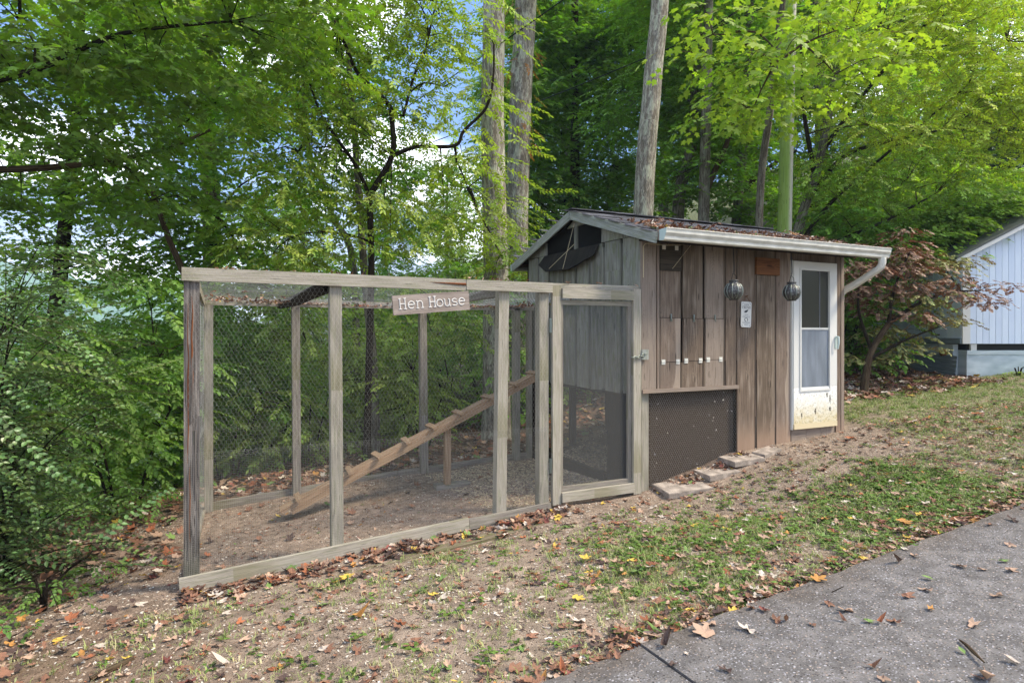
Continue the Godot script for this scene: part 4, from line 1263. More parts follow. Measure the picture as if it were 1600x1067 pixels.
# ---------------------------------------------------------------- blue shed
func blue_shed():
	var H := thing("blue_shed", "pale blue grooved board shed on a painted block footing", "shed", Vector3(9.03, 0.0, -1.79), "", YAW)
	var eave := 3.17
	# gable front, grooved boards
	part("backing", cut_piece([[0.02, 1.46], [3.68, 1.46], [3.68, eave - .02], [1.85, eave + 0.93], [0.02, eave - .02]], Vector3(0, 0, -0.02), Vector3.RIGHT, Vector3.UP, 0.03).mesh(), M.shed_door, H)
	var x := 0.152
	var i := 0
	while x < 3.55:
		var x1 := x + 0.116
		var top := func(q: float) -> float: return eave + 0.52 * (1.85 - absf(q - 1.85)) - 0.02
		part("siding_board", cut_piece([[x, 1.44], [x1, 1.44], [x1, top.call(x1)], [x, top.call(x)]], Vector3(0, 0, 0.0), Vector3.RIGHT, Vector3.UP, 0.018, R(0, 1)).mesh(), M.shed[i % 2], H)
		x += 0.1235
		i += 1
	part("corner_trim", bx(Vector3(0.0, 1.44, -0.015), Vector3(0.146, eave, 0.012)), M.white, H)
	# long side, in the shade
	i = 0
	var z := -0.02
	while z > -2.9:
		part("siding_board", bx(Vector3(-0.006, 1.55, z - 0.19), Vector3(0.016, eave, z), R(0, 1)), M.shed[i % 2], H)
		z -= 0.2
		i += 1
	part("side_sill", bx(Vector3(-0.03, 1.44, -2.95), Vector3(0.02, 1.545, -0.02)), M.skirt, H)
	part("far_wall", bx(Vector3(0.02, 1.44, -2.98), Vector3(3.68, eave, -2.94)), M.shed_door, H)
	part("door_bar", bx(Vector3(-0.03, 1.62, -0.87), Vector3(-0.008, 1.95, -0.84)), M.black, H)
	part("door_bar", bx(Vector3(-0.03, 1.60, -0.86), Vector3(-0.008, 1.625, -0.62)), M.black, H)
	# footing
	part("footing", bx(Vector3(0.10, 0.2, -2.8), Vector3(3.6, 1.31, -0.02)), M.shed_base, H)
	part("footing_band", bx(Vector3(0.098, 1.235, -2.79), Vector3(3.62, 1.305, -0.005)), M.shed_base, H)
	part("side_footing", bx(Vector3(-0.004, 0.2, -2.82), Vector3(0.095, 1.425, -0.25)), M.shed_base, H)
	part("gap", bx(Vector3(0.14, 1.312, -2.7), Vector3(3.5, 1.455, -0.08)), M.black, H)
	part("shim", bx(Vector3(0.19, 1.312, -0.075), Vector3(0.30, 1.436, -0.03)), M.white, H)
	# loose plank skirt leaning under the side wall
	for k in 7:
		var mb := MB.new()
		var y := 0.70 + k * 0.082
		mb.plank(Vector3(-0.10 + k * 0.011, y - 0.03, -0.06 - k * 0.004), Vector3(-0.10 + k * 0.011, y + 0.03, -1.45), Vector3.UP, 0.075, 0.018, R(0, 1))
		part("skirt_plank", mb.mesh(), M.skirt, H)
	var pm := MB.new()
	pm.tube([Vector3(-0.03, 1.26, -0.42), Vector3(-0.12, 1.25, -0.42)], [0.06, 0.06], 12)
	part("pipe_end", pm.mesh(), M.rust_core, H)
	# roof
	for s in [-1.0, 1.0]:
		var mb := MB.new()
		var ridge := Vector3(1.85, eave + 0.99, 0)
		var e := Vector3(s * 2.05, -0.52 * 2.05, 0)
		var f := Vector3(0, 0, 0.14)
		var r := Vector3(0, 0, -2.2)
		for dy in [0.0, -0.04]:
			var d := Vector3(0, dy, 0)
			mb.quad(ridge + f + d, ridge + e + f + d, ridge + e + r + d, ridge + r + d, Vector3(0, 1 if dy == 0.0 else -1, 0))
		mb.quad(ridge + f, ridge + e + f, ridge + e + f - Vector3(0, .04, 0), ridge + f - Vector3(0, .04, 0), Vector3.BACK)
		mb.quad(ridge + e + f, ridge + e + r, ridge + e + r - Vector3(0, .04, 0), ridge + e + f - Vector3(0, .04, 0), Vector3(s, 0, 0))
		part("roof", mb.mesh(), M.shed_roof, H)
		var bm := MB.new()
		bm.plank(ridge + Vector3(0, -0.08, 0.12), ridge + e + Vector3(0, -0.08, 0.12), Vector3.UP, 0.07, 0.02, 0.0)
		part("barge_board", bm.mesh(), M.white, H)

# ---------------------------------------------------------------- pole and cables
func pole_and_cables():
	var P := MB.new()
	var pts := []
	var rr := []
	for k in 9:
		var t := k / 8.0
		pts.append(Vector3(5.86, -0.3, -3.33).lerp(Vector3(6.13, 11.5, -3.21), t))
		rr.append(lerpf(0.145, 0.10, t))
	P.tube(pts, rr, 20, 0.35, true, 0.0, 1.0)
	solo("utility_pole", P.mesh(), M.pole, "pale wooden utility pole green with algae, behind the hen house roof", "pole")
	for q in [[Vector3(2.2, 7.4, 1.5), Vector3(-6.5, 6.6, -31.6), 0.9, "upper overhead cable sagging across the trees to the left"], [Vector3(6.10, 8.6, -3.22), Vector3(5.2, 7.2, -30.0), 0.3, "overhead cable running from the pole back past the tall trunk"], [Vector3(6.10, 7.9, -3.2), Vector3(13.0, 9.6, 1.0), 0.2, "overhead cable rising from the pole towards the right"], [Vector3(6.09, 8.15, -3.24), Vector3(-9.0, 5.4, -26.0), 0.7, "thin lower cable slung from the pole towards the valley"]]:
		var mb := MB.new()
		var L := []
		var r2 := []
		for k in 13:
			var t := k / 12.0
			L.append(q[0].lerp(q[1], t) - Vector3(0, q[2] * 4.0 * t * (1 - t), 0))
			r2.append(0.011)
		mb.tube(L, r2, 5)
		solo("overhead_cable", mb.mesh(), M.cable, q[3], "cable", "overhead cables")

# ---------------------------------------------------------------- leaves and trees
func leaf_oval(mb: MB, b: Vector3, d: Vector3, up: Vector3, L: float, w: float, col: Color, curl := 0.15):
	var s := d.cross(up).normalized()
	var n := s.cross(d).normalized()
	mb.col = col
	var c := b + d * L * 0.5 - n * L * 0.04
	var tip := b + d * L - n * L * curl
	var O := [b, b + d * L * 0.28 + s * w * 0.46 + n * w * 0.12, b + d * L * 0.62 + s * w * 0.42 + n * w * 0.08 - n * L * curl * 0.4, tip, b + d * L * 0.62 - s * w * 0.42 + n * w * 0.08 - n * L * curl * 0.4, b + d * L * 0.28 - s * w * 0.46 + n * w * 0.12]
	for i in 6: mb.tri(c, O[i], O[(i + 1) % 6])

const LOBE := [[0, 0.0], [24, 0.36], [40, 0.62], [58, 0.44], [70, 0.80], [84, 0.92], [100, 0.58], [120, 0.66]]
func leaf_lobed(mb: MB, b: Vector3, d: Vector3, up: Vector3, L: float, col: Color, curl := 0.1):
	var s := d.cross(up).normalized()
	var n := s.cross(d).normalized()
	mb.col = col
	var c := b + d * L * 0.36 - n * L * 0.03
	var out := [Vector2(0.0, 0.0), Vector2(0.30, 0.02), Vector2(0.44, 0.20), Vector2(0.28, 0.30), Vector2(0.56, 0.54), Vector2(0.46, 0.66), Vector2(0.20, 0.60), Vector2(0.16, 0.80), Vector2(0.0, 1.0)]
	var P := []
	for o in out: P.append(b + s * o.x * L * 0.95 + d * o.y * L - n * L * curl * (o.y * o.y + o.x * o.x * 1.2))
	for i in range(out.size() - 2, 0, -1): P.append(b - s * out[i].x * L * 0.95 + d * out[i].y * L - n * L * curl * (out[i].y * out[i].y + out[i].x * out[i].x * 1.2))
	for i in P.size(): mb.tri(c, P[i], P[(i + 1) % P.size()])

func tint(yellow := 0.03) -> Color:
	var k := R(0.5, 1.45)
	if R(0, 1) < yellow: return Color(2.3, 1.5, 0.8) * R(0.8, 1.2)
	return Color(k * R(0.9, 1.15), k, k * R(0.8, 1.15))

# a twig with leaves, along +z, leaves facing up; returned as a mesh with brown twig vertices
func spray(kind: String) -> ArrayMesh:
	var mb := MB.new()
	var Z := Vector3.BACK
	var n := 15
	var L := 0.42
	match kind:
		"privet": n = 26; L = 0.62
		"lobed": n = 10; L = 0.40
		"big": n = 6; L = 0.42
		"fine": n = 18; L = 0.45
		"red": n = 12; L = 0.36
	mb.col = Color(0.75, 0.45, 0.6)
	var tp := []
	var tr := []
	var bend := -0.16 if kind != "privet" else -0.10
	for k in 4:
		var t := k / 3.0
		tp.append(Vector3(0, bend * t * t * L, t * L))
		tr.append(lerpf(0.0032, 0.0012, t))
	mb.tube(tp, tr, 3, 1.0, false)
	for i in n:
		var t := (i + 0.6) / n
		var side := 1.0 if i % 2 else -1.0
		var b := Vector3(0, bend * t * t * L, t * L)
		var a := deg_to_rad(R(42, 75)) * (1.0 - 0.65 * t * t)
		var d := Vector3(side * sin(a), R(-0.45, 0.12), cos(a)).normalized()
		var up := (Vector3.UP + Vector3(R(-.5, .5), 0, R(-.5, .5))).normalized()
		match kind:
			"privet":
				b.z = (floorf(i / 2.0) + 0.7) / (n / 2.0) * L
				d = Vector3(side * 0.85, R(-0.15, 0.25), 0.5).normalized()
				leaf_oval(mb, b, d, up, R(0.040, 0.055) * (1.0 - 0.4 * t), R(0.024, 0.030), tint(0.005), 0.05)
			"lobed": leaf_lobed(mb, b + d * 0.04, d, up, R(0.065, 0.105), tint(0.03), R(0.05, 0.25))
			"big": leaf_lobed(mb, b + d * 0.05, d, up, R(0.09, 0.14), tint(0.04), R(0.05, 0.3))
			"fine": leaf_oval(mb, b, d, up, R(0.055, 0.085), R(0.026, 0.04), tint(0.10), R(0.1, 0.3))
			"red": leaf_lobed(mb, b + d * 0.02, d, up, R(0.06, 0.085), tint(0.0), R(0.1, 0.3))
			_: leaf_oval(mb, b, d, up, R(0.06, 0.095), R(0.034, 0.05), tint(0.05), R(0.08, 0.3))
	return mb.mesh()

var SP := {}

# gather the points of a skeleton for the nearest-point search
func crown(T: Node3D, skel: Array, clusters: Array, kind: String, base: Color, clumps: float, per: int, scale: float, m: Material, bark: Material, clump_r := 0.42, droop := 0.35, wide := 1.0):
	var xf := []
	var cols := []
	var tw := MB.new()
	for cl in clusters:
		var c := Vector3(cl[0], cl[1], cl[2])
		var rz: float = cl[5] if cl.size() > 5 else maxf(cl[3], 0.8)
		var cb := base
		if cl.size() > 6: cb = cl[6]
		# a limb out to the middle of the cluster
		var best := Vector3.ZERO
		var bd := 1e9
		for s in skel:
			var d: float = s.distance_to(c) + maxf(0.0, s.y - c.y) * 0.8
			if d < bd: bd = d; best = s
		if bd > 0.5:
			var mid := best.lerp(c, 0.5) + Vector3(R(-.15, .15), 0.10 * bd, R(-.15, .15))
			var lm := MB.new()
			var r0 := clampf(0.012 * bd + 0.008, 0.012, 0.07) * wide
			var q1 := best.lerp(mid, 0.5) + Vector3(0, 0.03 * bd, 0)
			var q2 := mid.lerp(c, 0.5) + Vector3(0, 0.02 * bd, 0)
			lm.tube([best, q1, mid, q2, c], [r0, r0 * 0.85, r0 * 0.7, r0 * 0.5, r0 * 0.3], 6, 1.0, false, 0.06)
			part("limb", lm.mesh(), bark, T)
			skel.append_array([q1, mid, q2, c])
		var n := int(0.75 * clumps * pow(cl[3] * cl[4] * rz, 0.6667))
		for k in n:
			var v := Vector3(R(-1, 1), R(-1, 1), R(-1, 1))
			while v.length() > 1.0: v = Vector3(R(-1, 1), R(-1, 1), R(-1, 1))
			v *= 1.0 + 0.25 * noise_b.get_noise_3d(v.x * 3.0 + c.x, v.y * 3.0, v.z * 3.0)
			var p := c + Vector3(v.x * cl[3], v.y * cl[4], v.z * rz)
			# twig out to the clump
			var sb := c
			bd = 1e9
			for s in skel.slice(-60):
				var d: float = s.distance_squared_to(p)
				if d < bd: bd = d; sb = s
			if bd < 9.0 and k % 2 == 0:
				tw.tube([sb, sb.lerp(p, 0.5) + Vector3(0, 0.06, 0), p], [0.009 * scale, 0.006 * scale, 0.003], 4, 1.0, false)
			var yaw0 := R(0, TAU)
			var shade := R(0.78, 1.2)
			for j in per:
				var yaw := yaw0 + TAU * j / per + R(-.4, .4)
				var o := Vector3(sin(yaw), 0, cos(yaw))
				var pos := p + o * R(0.05, clump_r) * scale + Vector3(0, R(-0.12, 0.12) * scale, 0)
				var bs := Basis(Vector3.UP, yaw) * Basis(Vector3.RIGHT, R(-0.1, 1.0) * droop) * Basis(Vector3.BACK, R(-.5, .5))
				xf.append(Transform3D(bs.scaled(Vector3.ONE * scale * R(0.8, 1.2)), pos))
				var h := shade * R(0.85, 1.15)
				cols.append(Color(cb.r * h * R(0.92, 1.1), cb.g * h, cb.b * h))
	if tw.v.size(): part("twigs", tw.mesh(), bark, T).set_meta("kind", "stuff")
	scatter("crown", SP[kind], m, xf, cols, T)

func smoothed(P: Array, n: int) -> Array:
	var L := []
	for k in P.size() - 1:
		for i in n:
			L.append((P[k] as Vector3).cubic_interpolate(P[k + 1], P[maxi(k - 1, 0)], P[mini(k + 2, P.size() - 1)], float(i) / n))
	L.append(P[-1])
	return L

# trunk tube with a root flare; returns the skeleton points
func trunk(T: Node3D, P: Array, r0: float, r1: float, bark: Material, called := "trunk", sides := 12, wob := 0.05, flare := 0.35) -> Array:
	var L := smoothed(P, 5)
	var rr := []
	for k in L.size():
		var t := float(k) / (L.size() - 1)
		rr.append(lerpf(r0, r1, t) * (1.0 + flare * exp(-t * 14.0)))
	var mb := MB.new()
	mb.tube(L, rr, sides, 0.5, true, wob)
	part(called, mb.mesh(), bark, T)
	return L

func tree(called: String, label: String, cat: String, group := "") -> Node3D:
	return thing(called, label, cat, Vector3.ZERO, group)

func V3(a: Array) -> Array:
	var L := []
	for p in a: L.append(Vector3(p[0], p[1], p[2]))
	return L

func trees():
	for k in ["oval", "lobed", "big", "privet", "fine", "red"]: SP[k] = spray(k)
	var dark := Color(0.150, 0.287, 0.057)
	var mid := Color(0.216, 0.386, 0.063)
	var bright := Color(0.312, 0.491, 0.075)
	var yellowish := Color(0.480, 0.573, 0.086)
	var blueish := Color(0.102, 0.193, 0.067)
	# --- tall trunks
	var T := tree("tall_tree", "tall pale barked trunk rising behind the run's sign", "tree", "tall trunks behind the hen house")
	var sk := trunk(T, V3([[0.54, -0.6, -4.81], [0.54, 2.44, -4.81], [0.49, 5.26, -4.84], [0.51, 7.5, -4.83], [0.54, 11.5, -4.81]]), 0.235, 0.175, M.bark_tall, "trunk", 18, 0.035)
	crown(T, sk, [[-0.3, 11.5, -4.6, 1.6, 1.0], [1.4, 11.8, -5.2, 1.6, 1.0]], "oval", mid, 30, 8, 1.2, M.leaf, M.bark_grey)
	T = tree("tall_tree", "second pale trunk with rusty creeper, close behind the tall one", "tree", "tall trunks behind the hen house")
	sk = trunk(T, V3([[1.77, -0.9, -6.44], [1.77, 4.58, -6.44], [1.93, 8.58, -6.36], [2.01, 11.25, -6.32], [2.1, 13.0, -6.3]]), 0.25, 0.19, M.bark_tall, "trunk", 18, 0.05)
	crown(T, sk, [[1.6, 12.2, -6.3, 1.6, 1.0]], "oval", mid, 25, 8, 1.2, M.leaf, M.bark_grey)
	var cr := []
	var cc := []
	for i in 150:
		var y := R(5.4, 11.0)
		var a := R(0, TAU)
		cr.append(Transform3D(Basis(Vector3.UP, a) * Basis(Vector3.RIGHT, R(0.2, 1.0)).scaled(Vector3.ONE * R(0.5, 0.9)), Vector3(1.80 + (y - 5) * 0.03 + sin(a) * 0.25, y, -6.4 + cos(a) * 0.25)))
		cc.append([Color(0.468, 0.195, 0.052), Color(0.455, 0.346, 0.073), mid][i % 3] * R(0.8, 1.2))
	scatter("creeper", SP.oval, M.leaf, cr, cc, T)
	T = tree("tall_tree", "tall pale trunk leaning right above the hen house roof", "tree", "tall trunks behind the hen house")
	sk = trunk(T, V3([[3.46, -0.3, -4.49], [3.51, 3.99, -4.48], [3.64, 6.2, -4.41], [3.8, 8.05, -4.34], [4.0, 11.5, -4.25]]), 0.20, 0.155, M.bark_tall, "trunk", 18, 0.035)
	crown(T, sk, [[3.8, 11.2, -4.2, 1.8, 1.0]], "oval", mid, 25, 8, 1.2, M.leaf, M.bark_grey)
	# --- slimmer trees behind the roof
	T = tree("slim_tree", "slim mossy trunk with a limb forking right, behind the roof", "tree", "slim trees behind the hen house")
	sk = trunk(T, V3([[5.9, -0.2, -5.52], [5.98, 4.16, -5.5], [6.04, 6.96, -5.47], [6.08, 9.1, -5.45], [6.1, 11.0, -5.4]]), 0.135, 0.085, M.bark_grey)
	sk.append_array(trunk(T, V3([[6.0, 4.75, -5.49], [6.22, 5.3, -5.40], [6.45, 5.9, -5.28], [6.62, 6.55, -5.2], [6.7, 7.4, -5.1]]), 0.075, 0.035, M.bark_brown, "limb", 8, 0.05, 0.0))
	crown(T, sk, [[6.1, 8.2, -6.0, 1.0, 1.3], [6.7, 6.3, -5.7, 1.2, 1.2], [5.8, 5.3, -6.1, 0.7, 1.0], [5.3, 9.6, -5.6, 1.2, 0.9]], "lobed", mid, 34, 7, 1.1, M.leaf, M.bark_brown)
	T = tree("slim_tree", "crooked grey trunk wrapped in vine, left of the slim mossy one", "tree", "slim trees behind the hen house")
	sk = trunk(T, V3([[6.07, -0.3, -6.57], [6.14, 4.57, -6.53], [6.42, 6.11, -6.4], [6.53, 8.11, -6.34], [6.58, 11.5, -6.32]]), 0.16, 0.10, M.bark_grey)
	crown(T, sk, [[6.4, 9.5, -7.0, 1.5, 1.2], [5.4, 7.3, -7.2, 1.0, 1.2], [6.9, 7.6, -7.2, 1.2, 1.0]], "oval", mid, 34, 8, 1.2, M.leaf, M.bark_grey)
	T = tree("slim_tree", "forked grey trunk nearest to the utility pole", "tree", "slim trees behind the hen house")
	sk = trunk(T, V3([[7.2, -0.2, -5.99], [7.35, 3.6, -5.92], [7.45, 5.2, -5.86], [7.62, 7.2, -5.8], [7.73, 11.0, -5.76]]), 0.14, 0.075, M.bark_grey)
	sk.append_array(trunk(T, V3([[7.42, 4.9, -5.87], [7.9, 5.5, -5.6], [8.6, 6.0, -5.2]]), 0.07, 0.03, M.bark_dark, "limb", 8, 0.05, 0.0))
	sk.append_array(trunk(T, V3([[7.3, 3.2, -5.93], [6.9, 3.6, -6.0], [6.5, 3.5, -6.0], [6.1, 3.0, -6.1]]), 0.06, 0.04, M.bark_dark, "limb", 8, 0.05, 0.0))
	crown(T, sk, [[7.4, 5.0, -5.4, 1.0, 1.0], [8.6, 4.6, -4.9, 1.2, 0.7], [7.9, 8.2, -5.8, 1.3, 1.3], [7.2, 6.6, -6.6, 1.3, 1.2], [7.6, 10.2, -5.9, 1.4, 1.0], [7.2, 3.4, -6.6, 1.3, 0.7]], "lobed", mid, 36, 7, 1.1, M.leaf, M.bark_brown)
	# --- sycamore whose big leaves hang by the pole
	T = tree("sycamore", "sycamore branch with large bright leaves hanging beside the pole", "tree")
	sk = trunk(T, V3([[5.4, -0.2, -3.4], [5.3, 4.0, -3.3], [4.9, 5.6, -2.7], [4.4, 7.2, -2.0], [4.2, 9.5, -1.6]]), 0.075, 0.05, M.bark_grey)
	crown(T, sk, [[2.9, 6.2, -2.0, 0.7, 0.45], [3.8, 5.8, -1.5, 0.9, 0.5], [4.8, 6.3, -1.1, 0.9, 0.45], [3.6, 5.1, -1.9, 0.7, 0.4], [4.6, 5.6, -1.2, 0.8, 0.4], [3.2, 5.6, -1.9, 0.5, 0.5], [4.2, 7.2, -1.3, 1.2, 0.6]], "big", Color(0.409, 0.532, 0.092), 22, 6, 1.0, M.leaf, M.bark_brown, 0.35, 0.6)
	# --- yellowing tree at the upper right
	T = tree("yellowing_tree", "spreading tree with small yellow-green leaves right of the pole", "tree")
	sk = trunk(T, V3([[6.9, -0.1, -4.1], [6.95, 2.6, -4.0], [7.1, 3.9, -3.9], [7.4, 5.4, -3.6], [7.7, 8.6, -3.2]]), 0.14, 0.06, M.bark_grey)
	for q in [[[7.0, 3.3, -3.95], [7.6, 4.3, -3.6], [8.6, 5.3, -3.1], [10.2, 6.8, -2.3]], [[7.2, 4.4, -3.8], [7.9, 5.3, -3.5], [8.6, 5.6, -3.1], [9.8, 5.9, -2.6]], [[7.0, 3.0, -3.95], [7.6, 3.5, -3.5], [8.4, 3.9, -3.0], [9.4, 4.5, -2.5]], [[7.4, 5.4, -3.6], [8.3, 6.8, -3.1], [9.4, 8.2, -2.5]], [[7.3, 5.0, -3.7], [6.6, 6.2, -3.4], [6.3, 7.4, -3.2]]]:
		sk.append_array(trunk(T, V3(q), 0.055, 0.018, M.bark_dark, "limb", 7, 0.04, 0.0))
	crown(T, sk, [[8.9, 7.3, -2.4, 1.8, 1.2], [7.8, 5.8, -2.9, 1.4, 1.0], [9.5, 5.9, -2.1, 1.5, 1.0], [10.4, 7.5, -1.7, 1.5, 1.2], [8.6, 4.7, -2.6, 1.4, 0.8, 1.2, bright], [7.1, 4.6, -3.3, 1.0, 0.8, 1.0, bright], [10.2, 6.4, -1.8, 1.3, 1.0], [8.1, 7.8, -2.8, 1.4, 0.9], [11.6, 7.0, -1.6, 1.4, 1.1], [10.9, 5.5, -1.9, 1.2, 0.8], [9.6, 8.6, -2.2, 1.6, 0.9], [6.6, 7.0, -3.3, 1.0, 0.9, 1.0, bright]], "fine", yellowish * 1.1, 32, 7, 1.05, M.leaf, M.bark_brown, 0.42, 0.5)
	# --- dark-limbed tree behind the run
	T = tree("dark_limbed_tree", "slender tree with crooked black limbs behind the run", "tree")
	sk = trunk(T, V3([[-1.86, -0.5, -4.31], [-1.81, 1.65, -4.29], [-1.79, 2.82, -4.28], [-1.82, 3.76, -4.29]]), 0.055, 0.045, M.bark_dark, "trunk", 10, 0.06)
	var limbs := [[[-1.82, 3.74, -4.29], [-2.0, 4.19, -4.38], [-2.3, 4.67, -4.53], [-2.49, 5.0, -4.62], [-2.75, 5.84, -4.75]],
		[[-1.82, 3.74, -4.29], [-1.51, 4.34, -4.14], [-1.51, 4.89, -4.14], [-1.57, 5.15, -4.17], [-1.97, 5.59, -4.36], [-2.13, 5.99, -4.44], [-2.32, 6.46, -4.54], [-2.5, 7.0, -4.6]],
		[[-1.51, 4.34, -4.14], [-1.18, 4.48, -3.98], [-0.65, 4.5, -3.72], [-0.52, 4.73, -3.66], [-0.22, 5.07, -3.51], [-0.12, 5.51, -3.47], [-0.11, 6.04, -3.46]],
		[[-1.31, 5.0, -4.2], [-1.12, 5.67, -4.29], [-0.95, 6.12, -4.2], [-0.85, 6.62, -4.16], [-0.7, 7.2, -4.12]]]
	var lr := [0.032, 0.05, 0.034, 0.024]
	for i in 4: sk.append_array(trunk(T, V3(limbs[i]), lr[i], 0.014, M.bark_dark, "limb", 8, 0.05, 0.0))
	var dg := [[-2.0, 5.5, -4.4, 1.2, 1.0], [-2.8, 4.4, -4.7, 1.0, 1.0], [-0.8, 5.4, -3.8, 0.9, 1.2], [-1.4, 3.4, -4.3, 1.1, 0.5], [-0.4, 3.9, -3.8, 0.8, 0.7], [-2.9, 3.1, -4.8, 1.0, 0.5], [-3.2, 6.1, -5.0, 1.1, 0.8], [-1.2, 6.6, -4.0, 1.2, 0.7], [-2.3, 7.0, -4.4, 1.2, 0.6], [0.2, 2.9, -3.9, 0.7, 0.6]]
	crown(T, sk, dg, "fine", Color(0.392, 0.507, 0.092), 34, 7, 1.15, M.leaf, M.bark_dark, 0.5, 0.6)
	# companion trunk and the vine-like grey stem
	T = tree("slim_tree", "twin grey stem beside the dark-limbed trunk", "tree", "slim trees behind the run")
	sk = trunk(T, V3([[-1.55, -0.6, -5.0], [-1.6, 1.2, -5.0], [-1.72, 2.8, -5.1], [-1.8, 4.2, -5.2], [-1.95, 6.5, -5.3]]), 0.085, 0.04, M.bark_grey)
	crown(T, sk, [[-2.2, 6.4, -5.6, 1.2, 0.8], [-1.5, 4.4, -5.8, 1.0, 0.8]], "oval", mid, 30, 7, 1.0, M.leaf, M.bark_brown)
	T = tree("slim_tree", "thin curved grey stem left of the dark-limbed tree", "tree", "slim trees behind the run")
	sk = trunk(T, V3([[-1.21, -1.2, -7.89], [-1.3, 2.98, -7.93], [-1.69, 4.05, -8.12], [-1.87, 4.72, -8.21], [-2.17, 5.65, -8.35], [-2.29, 8.25, -8.41]]), 0.075, 0.04, M.bark_grey)
	crown(T, sk, [[-2.6, 7.6, -8.4, 1.5, 1.0], [-1.3, 6.4, -8.2, 1.3, 0.9], [-0.4, 4.6, -7.6, 1.3, 0.8]], "oval", mid, 30, 7, 1.2, M.leaf, M.bark_grey)
	T = tree("leaning_stem", "bare brown stem leaning left just beyond the corner post", "tree")
	sk = trunk(T, V3([[-4.0, -0.8, -4.8], [-4.23, 2.02, -4.91], [-4.37, 2.57, -4.98], [-4.55, 3.04, -5.07], [-4.75, 3.7, -5.15]]), 0.06, 0.035, M.bark_brown, "trunk", 8)
	crown(T, sk, [[-4.9, 3.9, -5.3, 0.9, 0.35]], "oval", dark, 26, 6, 1.2, M.leaf, M.bark_brown)
	# --- left: overhanging maple, maple over the valley, pale trunk
	T = tree("maple_tree", "maple overhanging the upper left with dark drooping boughs", "tree")
	sk = trunk(T, V3([[-8.2, -1.2, -3.6], [-8.0, 2.0, -3.6], [-7.6, 3.8, -3.6], [-7.2, 5.6, -3.6], [-7.0, 8.5, -3.5]]), 0.2, 0.10, M.bark_dark)
	sk.append_array(trunk(T, V3([[-7.6, 3.9, -3.6], [-6.6, 4.25, -3.5], [-5.75, 4.55, -3.3], [-4.9, 5.0, -3.0], [-3.8, 5.2, -2.6]]), 0.055, 0.015, M.bark_dark, "limb", 8, 0.05, 0.0))
	sk.append_array(trunk(T, V3([[-7.7, 3.2, -3.6], [-6.8, 3.5, -4.1], [-5.6, 3.75, -4.3], [-4.6, 4.1, -4.4], [-3.9, 4.5, -4.3]]), 0.06, 0.018, M.bark_brown, "limb", 8, 0.05, 0.0))
	crown(T, sk, [[-5.9, 5.1, -3.4, 1.1, 0.55], [-4.7, 4.8, -2.9, 1.1, 0.55], [-3.5, 5.2, -2.4, 1.1, 0.5], [-5.4, 3.9, -3.6, 0.9, 0.32], [-6.9, 4.3, -4.0, 1.1, 1.0], [-4.2, 4.3, -3.9, 0.6, 0.3], [-5.6, 5.9, -3.0, 1.6, 0.5], [-3.6, 6.0, -2.2, 1.4, 0.5], [-6.4, 3.2, -4.0, 0.8, 0.35], [-4.7, 3.4, -4.3, 0.8, 0.35], [-6.2, 4.7, -4.2, 0.9, 0.4]], "lobed", Color(0.182, 0.298, 0.052), 36, 7, 1.0, M.leaf, M.bark_dark, 0.4, 0.55)
	T = tree("maple_tree", "bright layered maple standing over the valley at left", "tree")
	sk = trunk(T, V3([[-6.6, -2.8, -8.2], [-6.5, 1.0, -8.2], [-6.3, 3.2, -8.0], [-6.1, 5.4, -7.9], [-6.0, 7.5, -7.8]]), 0.16, 0.06, M.bark_dark)
	crown(T, sk, [[-5.5, 4.1, -7.8, 1.9, 0.5], [-3.9, 3.7, -7.0, 1.3, 0.45], [-6.1, 3.0, -8.0, 1.4, 0.6], [-4.9, 4.9, -7.6, 1.3, 0.5], [-4.0, 5.9, -7.6, 1.6, 0.6], [-6.6, 6.4, -7.8, 1.8, 0.9], [-3.2, 2.7, -6.9, 0.9, 0.5], [-5.0, 7.2, -7.8, 1.6, 0.7], [-4.6, 3.1, -7.6, 1.3, 0.5], [-7.2, 4.6, -8.0, 1.4, 0.8], [-3.0, 4.7, -7.4, 1.2, 0.5]], "lobed", Color(0.278, 0.455, 0.057), 30, 7, 1.2, M.leaf, M.bark_dark, 0.45, 0.45)
	T = tree("pale_tree", "pale mottled trunk seen against the sky at left", "tree")
	sk = trunk(T, V3([[-3.86, -4.0, -14.74], [-3.94, 4.97, -14.78], [-4.07, 6.82, -14.85], [-4.07, 9.04, -14.85], [-4.14, 13.0, -14.88]]), 0.26, 0.2, M.bark_brown, "trunk", 12)
	crown(T, sk, [[-3.2, 8.4, -14.6, 1.8, 0.8], [-5.0, 10.0, -15.0, 1.8, 1.0], [-3.4, 11.2, -14.6, 2.0, 1.0], [-2.6, 5.3, -14.2, 1.3, 0.7]], "lobed", mid, 24, 7, 1.8, M.leaf, M.bark_brown)
	# --- dark maple in the middle distance
	T = tree("dark_maple", "dense dark green maple behind the two tall trunks", "tree")
	sk = trunk(T, V3([[5.6, -1.0, -10.3], [5.6, 4.0, -10.3], [5.5, 7.0, -10.2], [5.5, 11.5, -10.2]]), 0.19, 0.1, M.bark_dark)
	crown(T, sk, [[5.5, 9.0, -10.2, 1.8, 2.4], [6.5, 6.5, -9.8, 1.6, 1.5], [4.7, 5.2, -10.5, 1.5, 1.0], [7.0, 10.1, -9.6, 1.4, 1.8], [4.2, 7.4, -10.7, 1.3, 1.8], [6.0, 4.4, -9.9, 1.8, 0.8], [4.6, 10.8, -10.4, 1.6, 1.4]], "lobed", Color(0.165, 0.31, 0.045), 30, 7, 1.5, M.leaf, M.bark_dark)
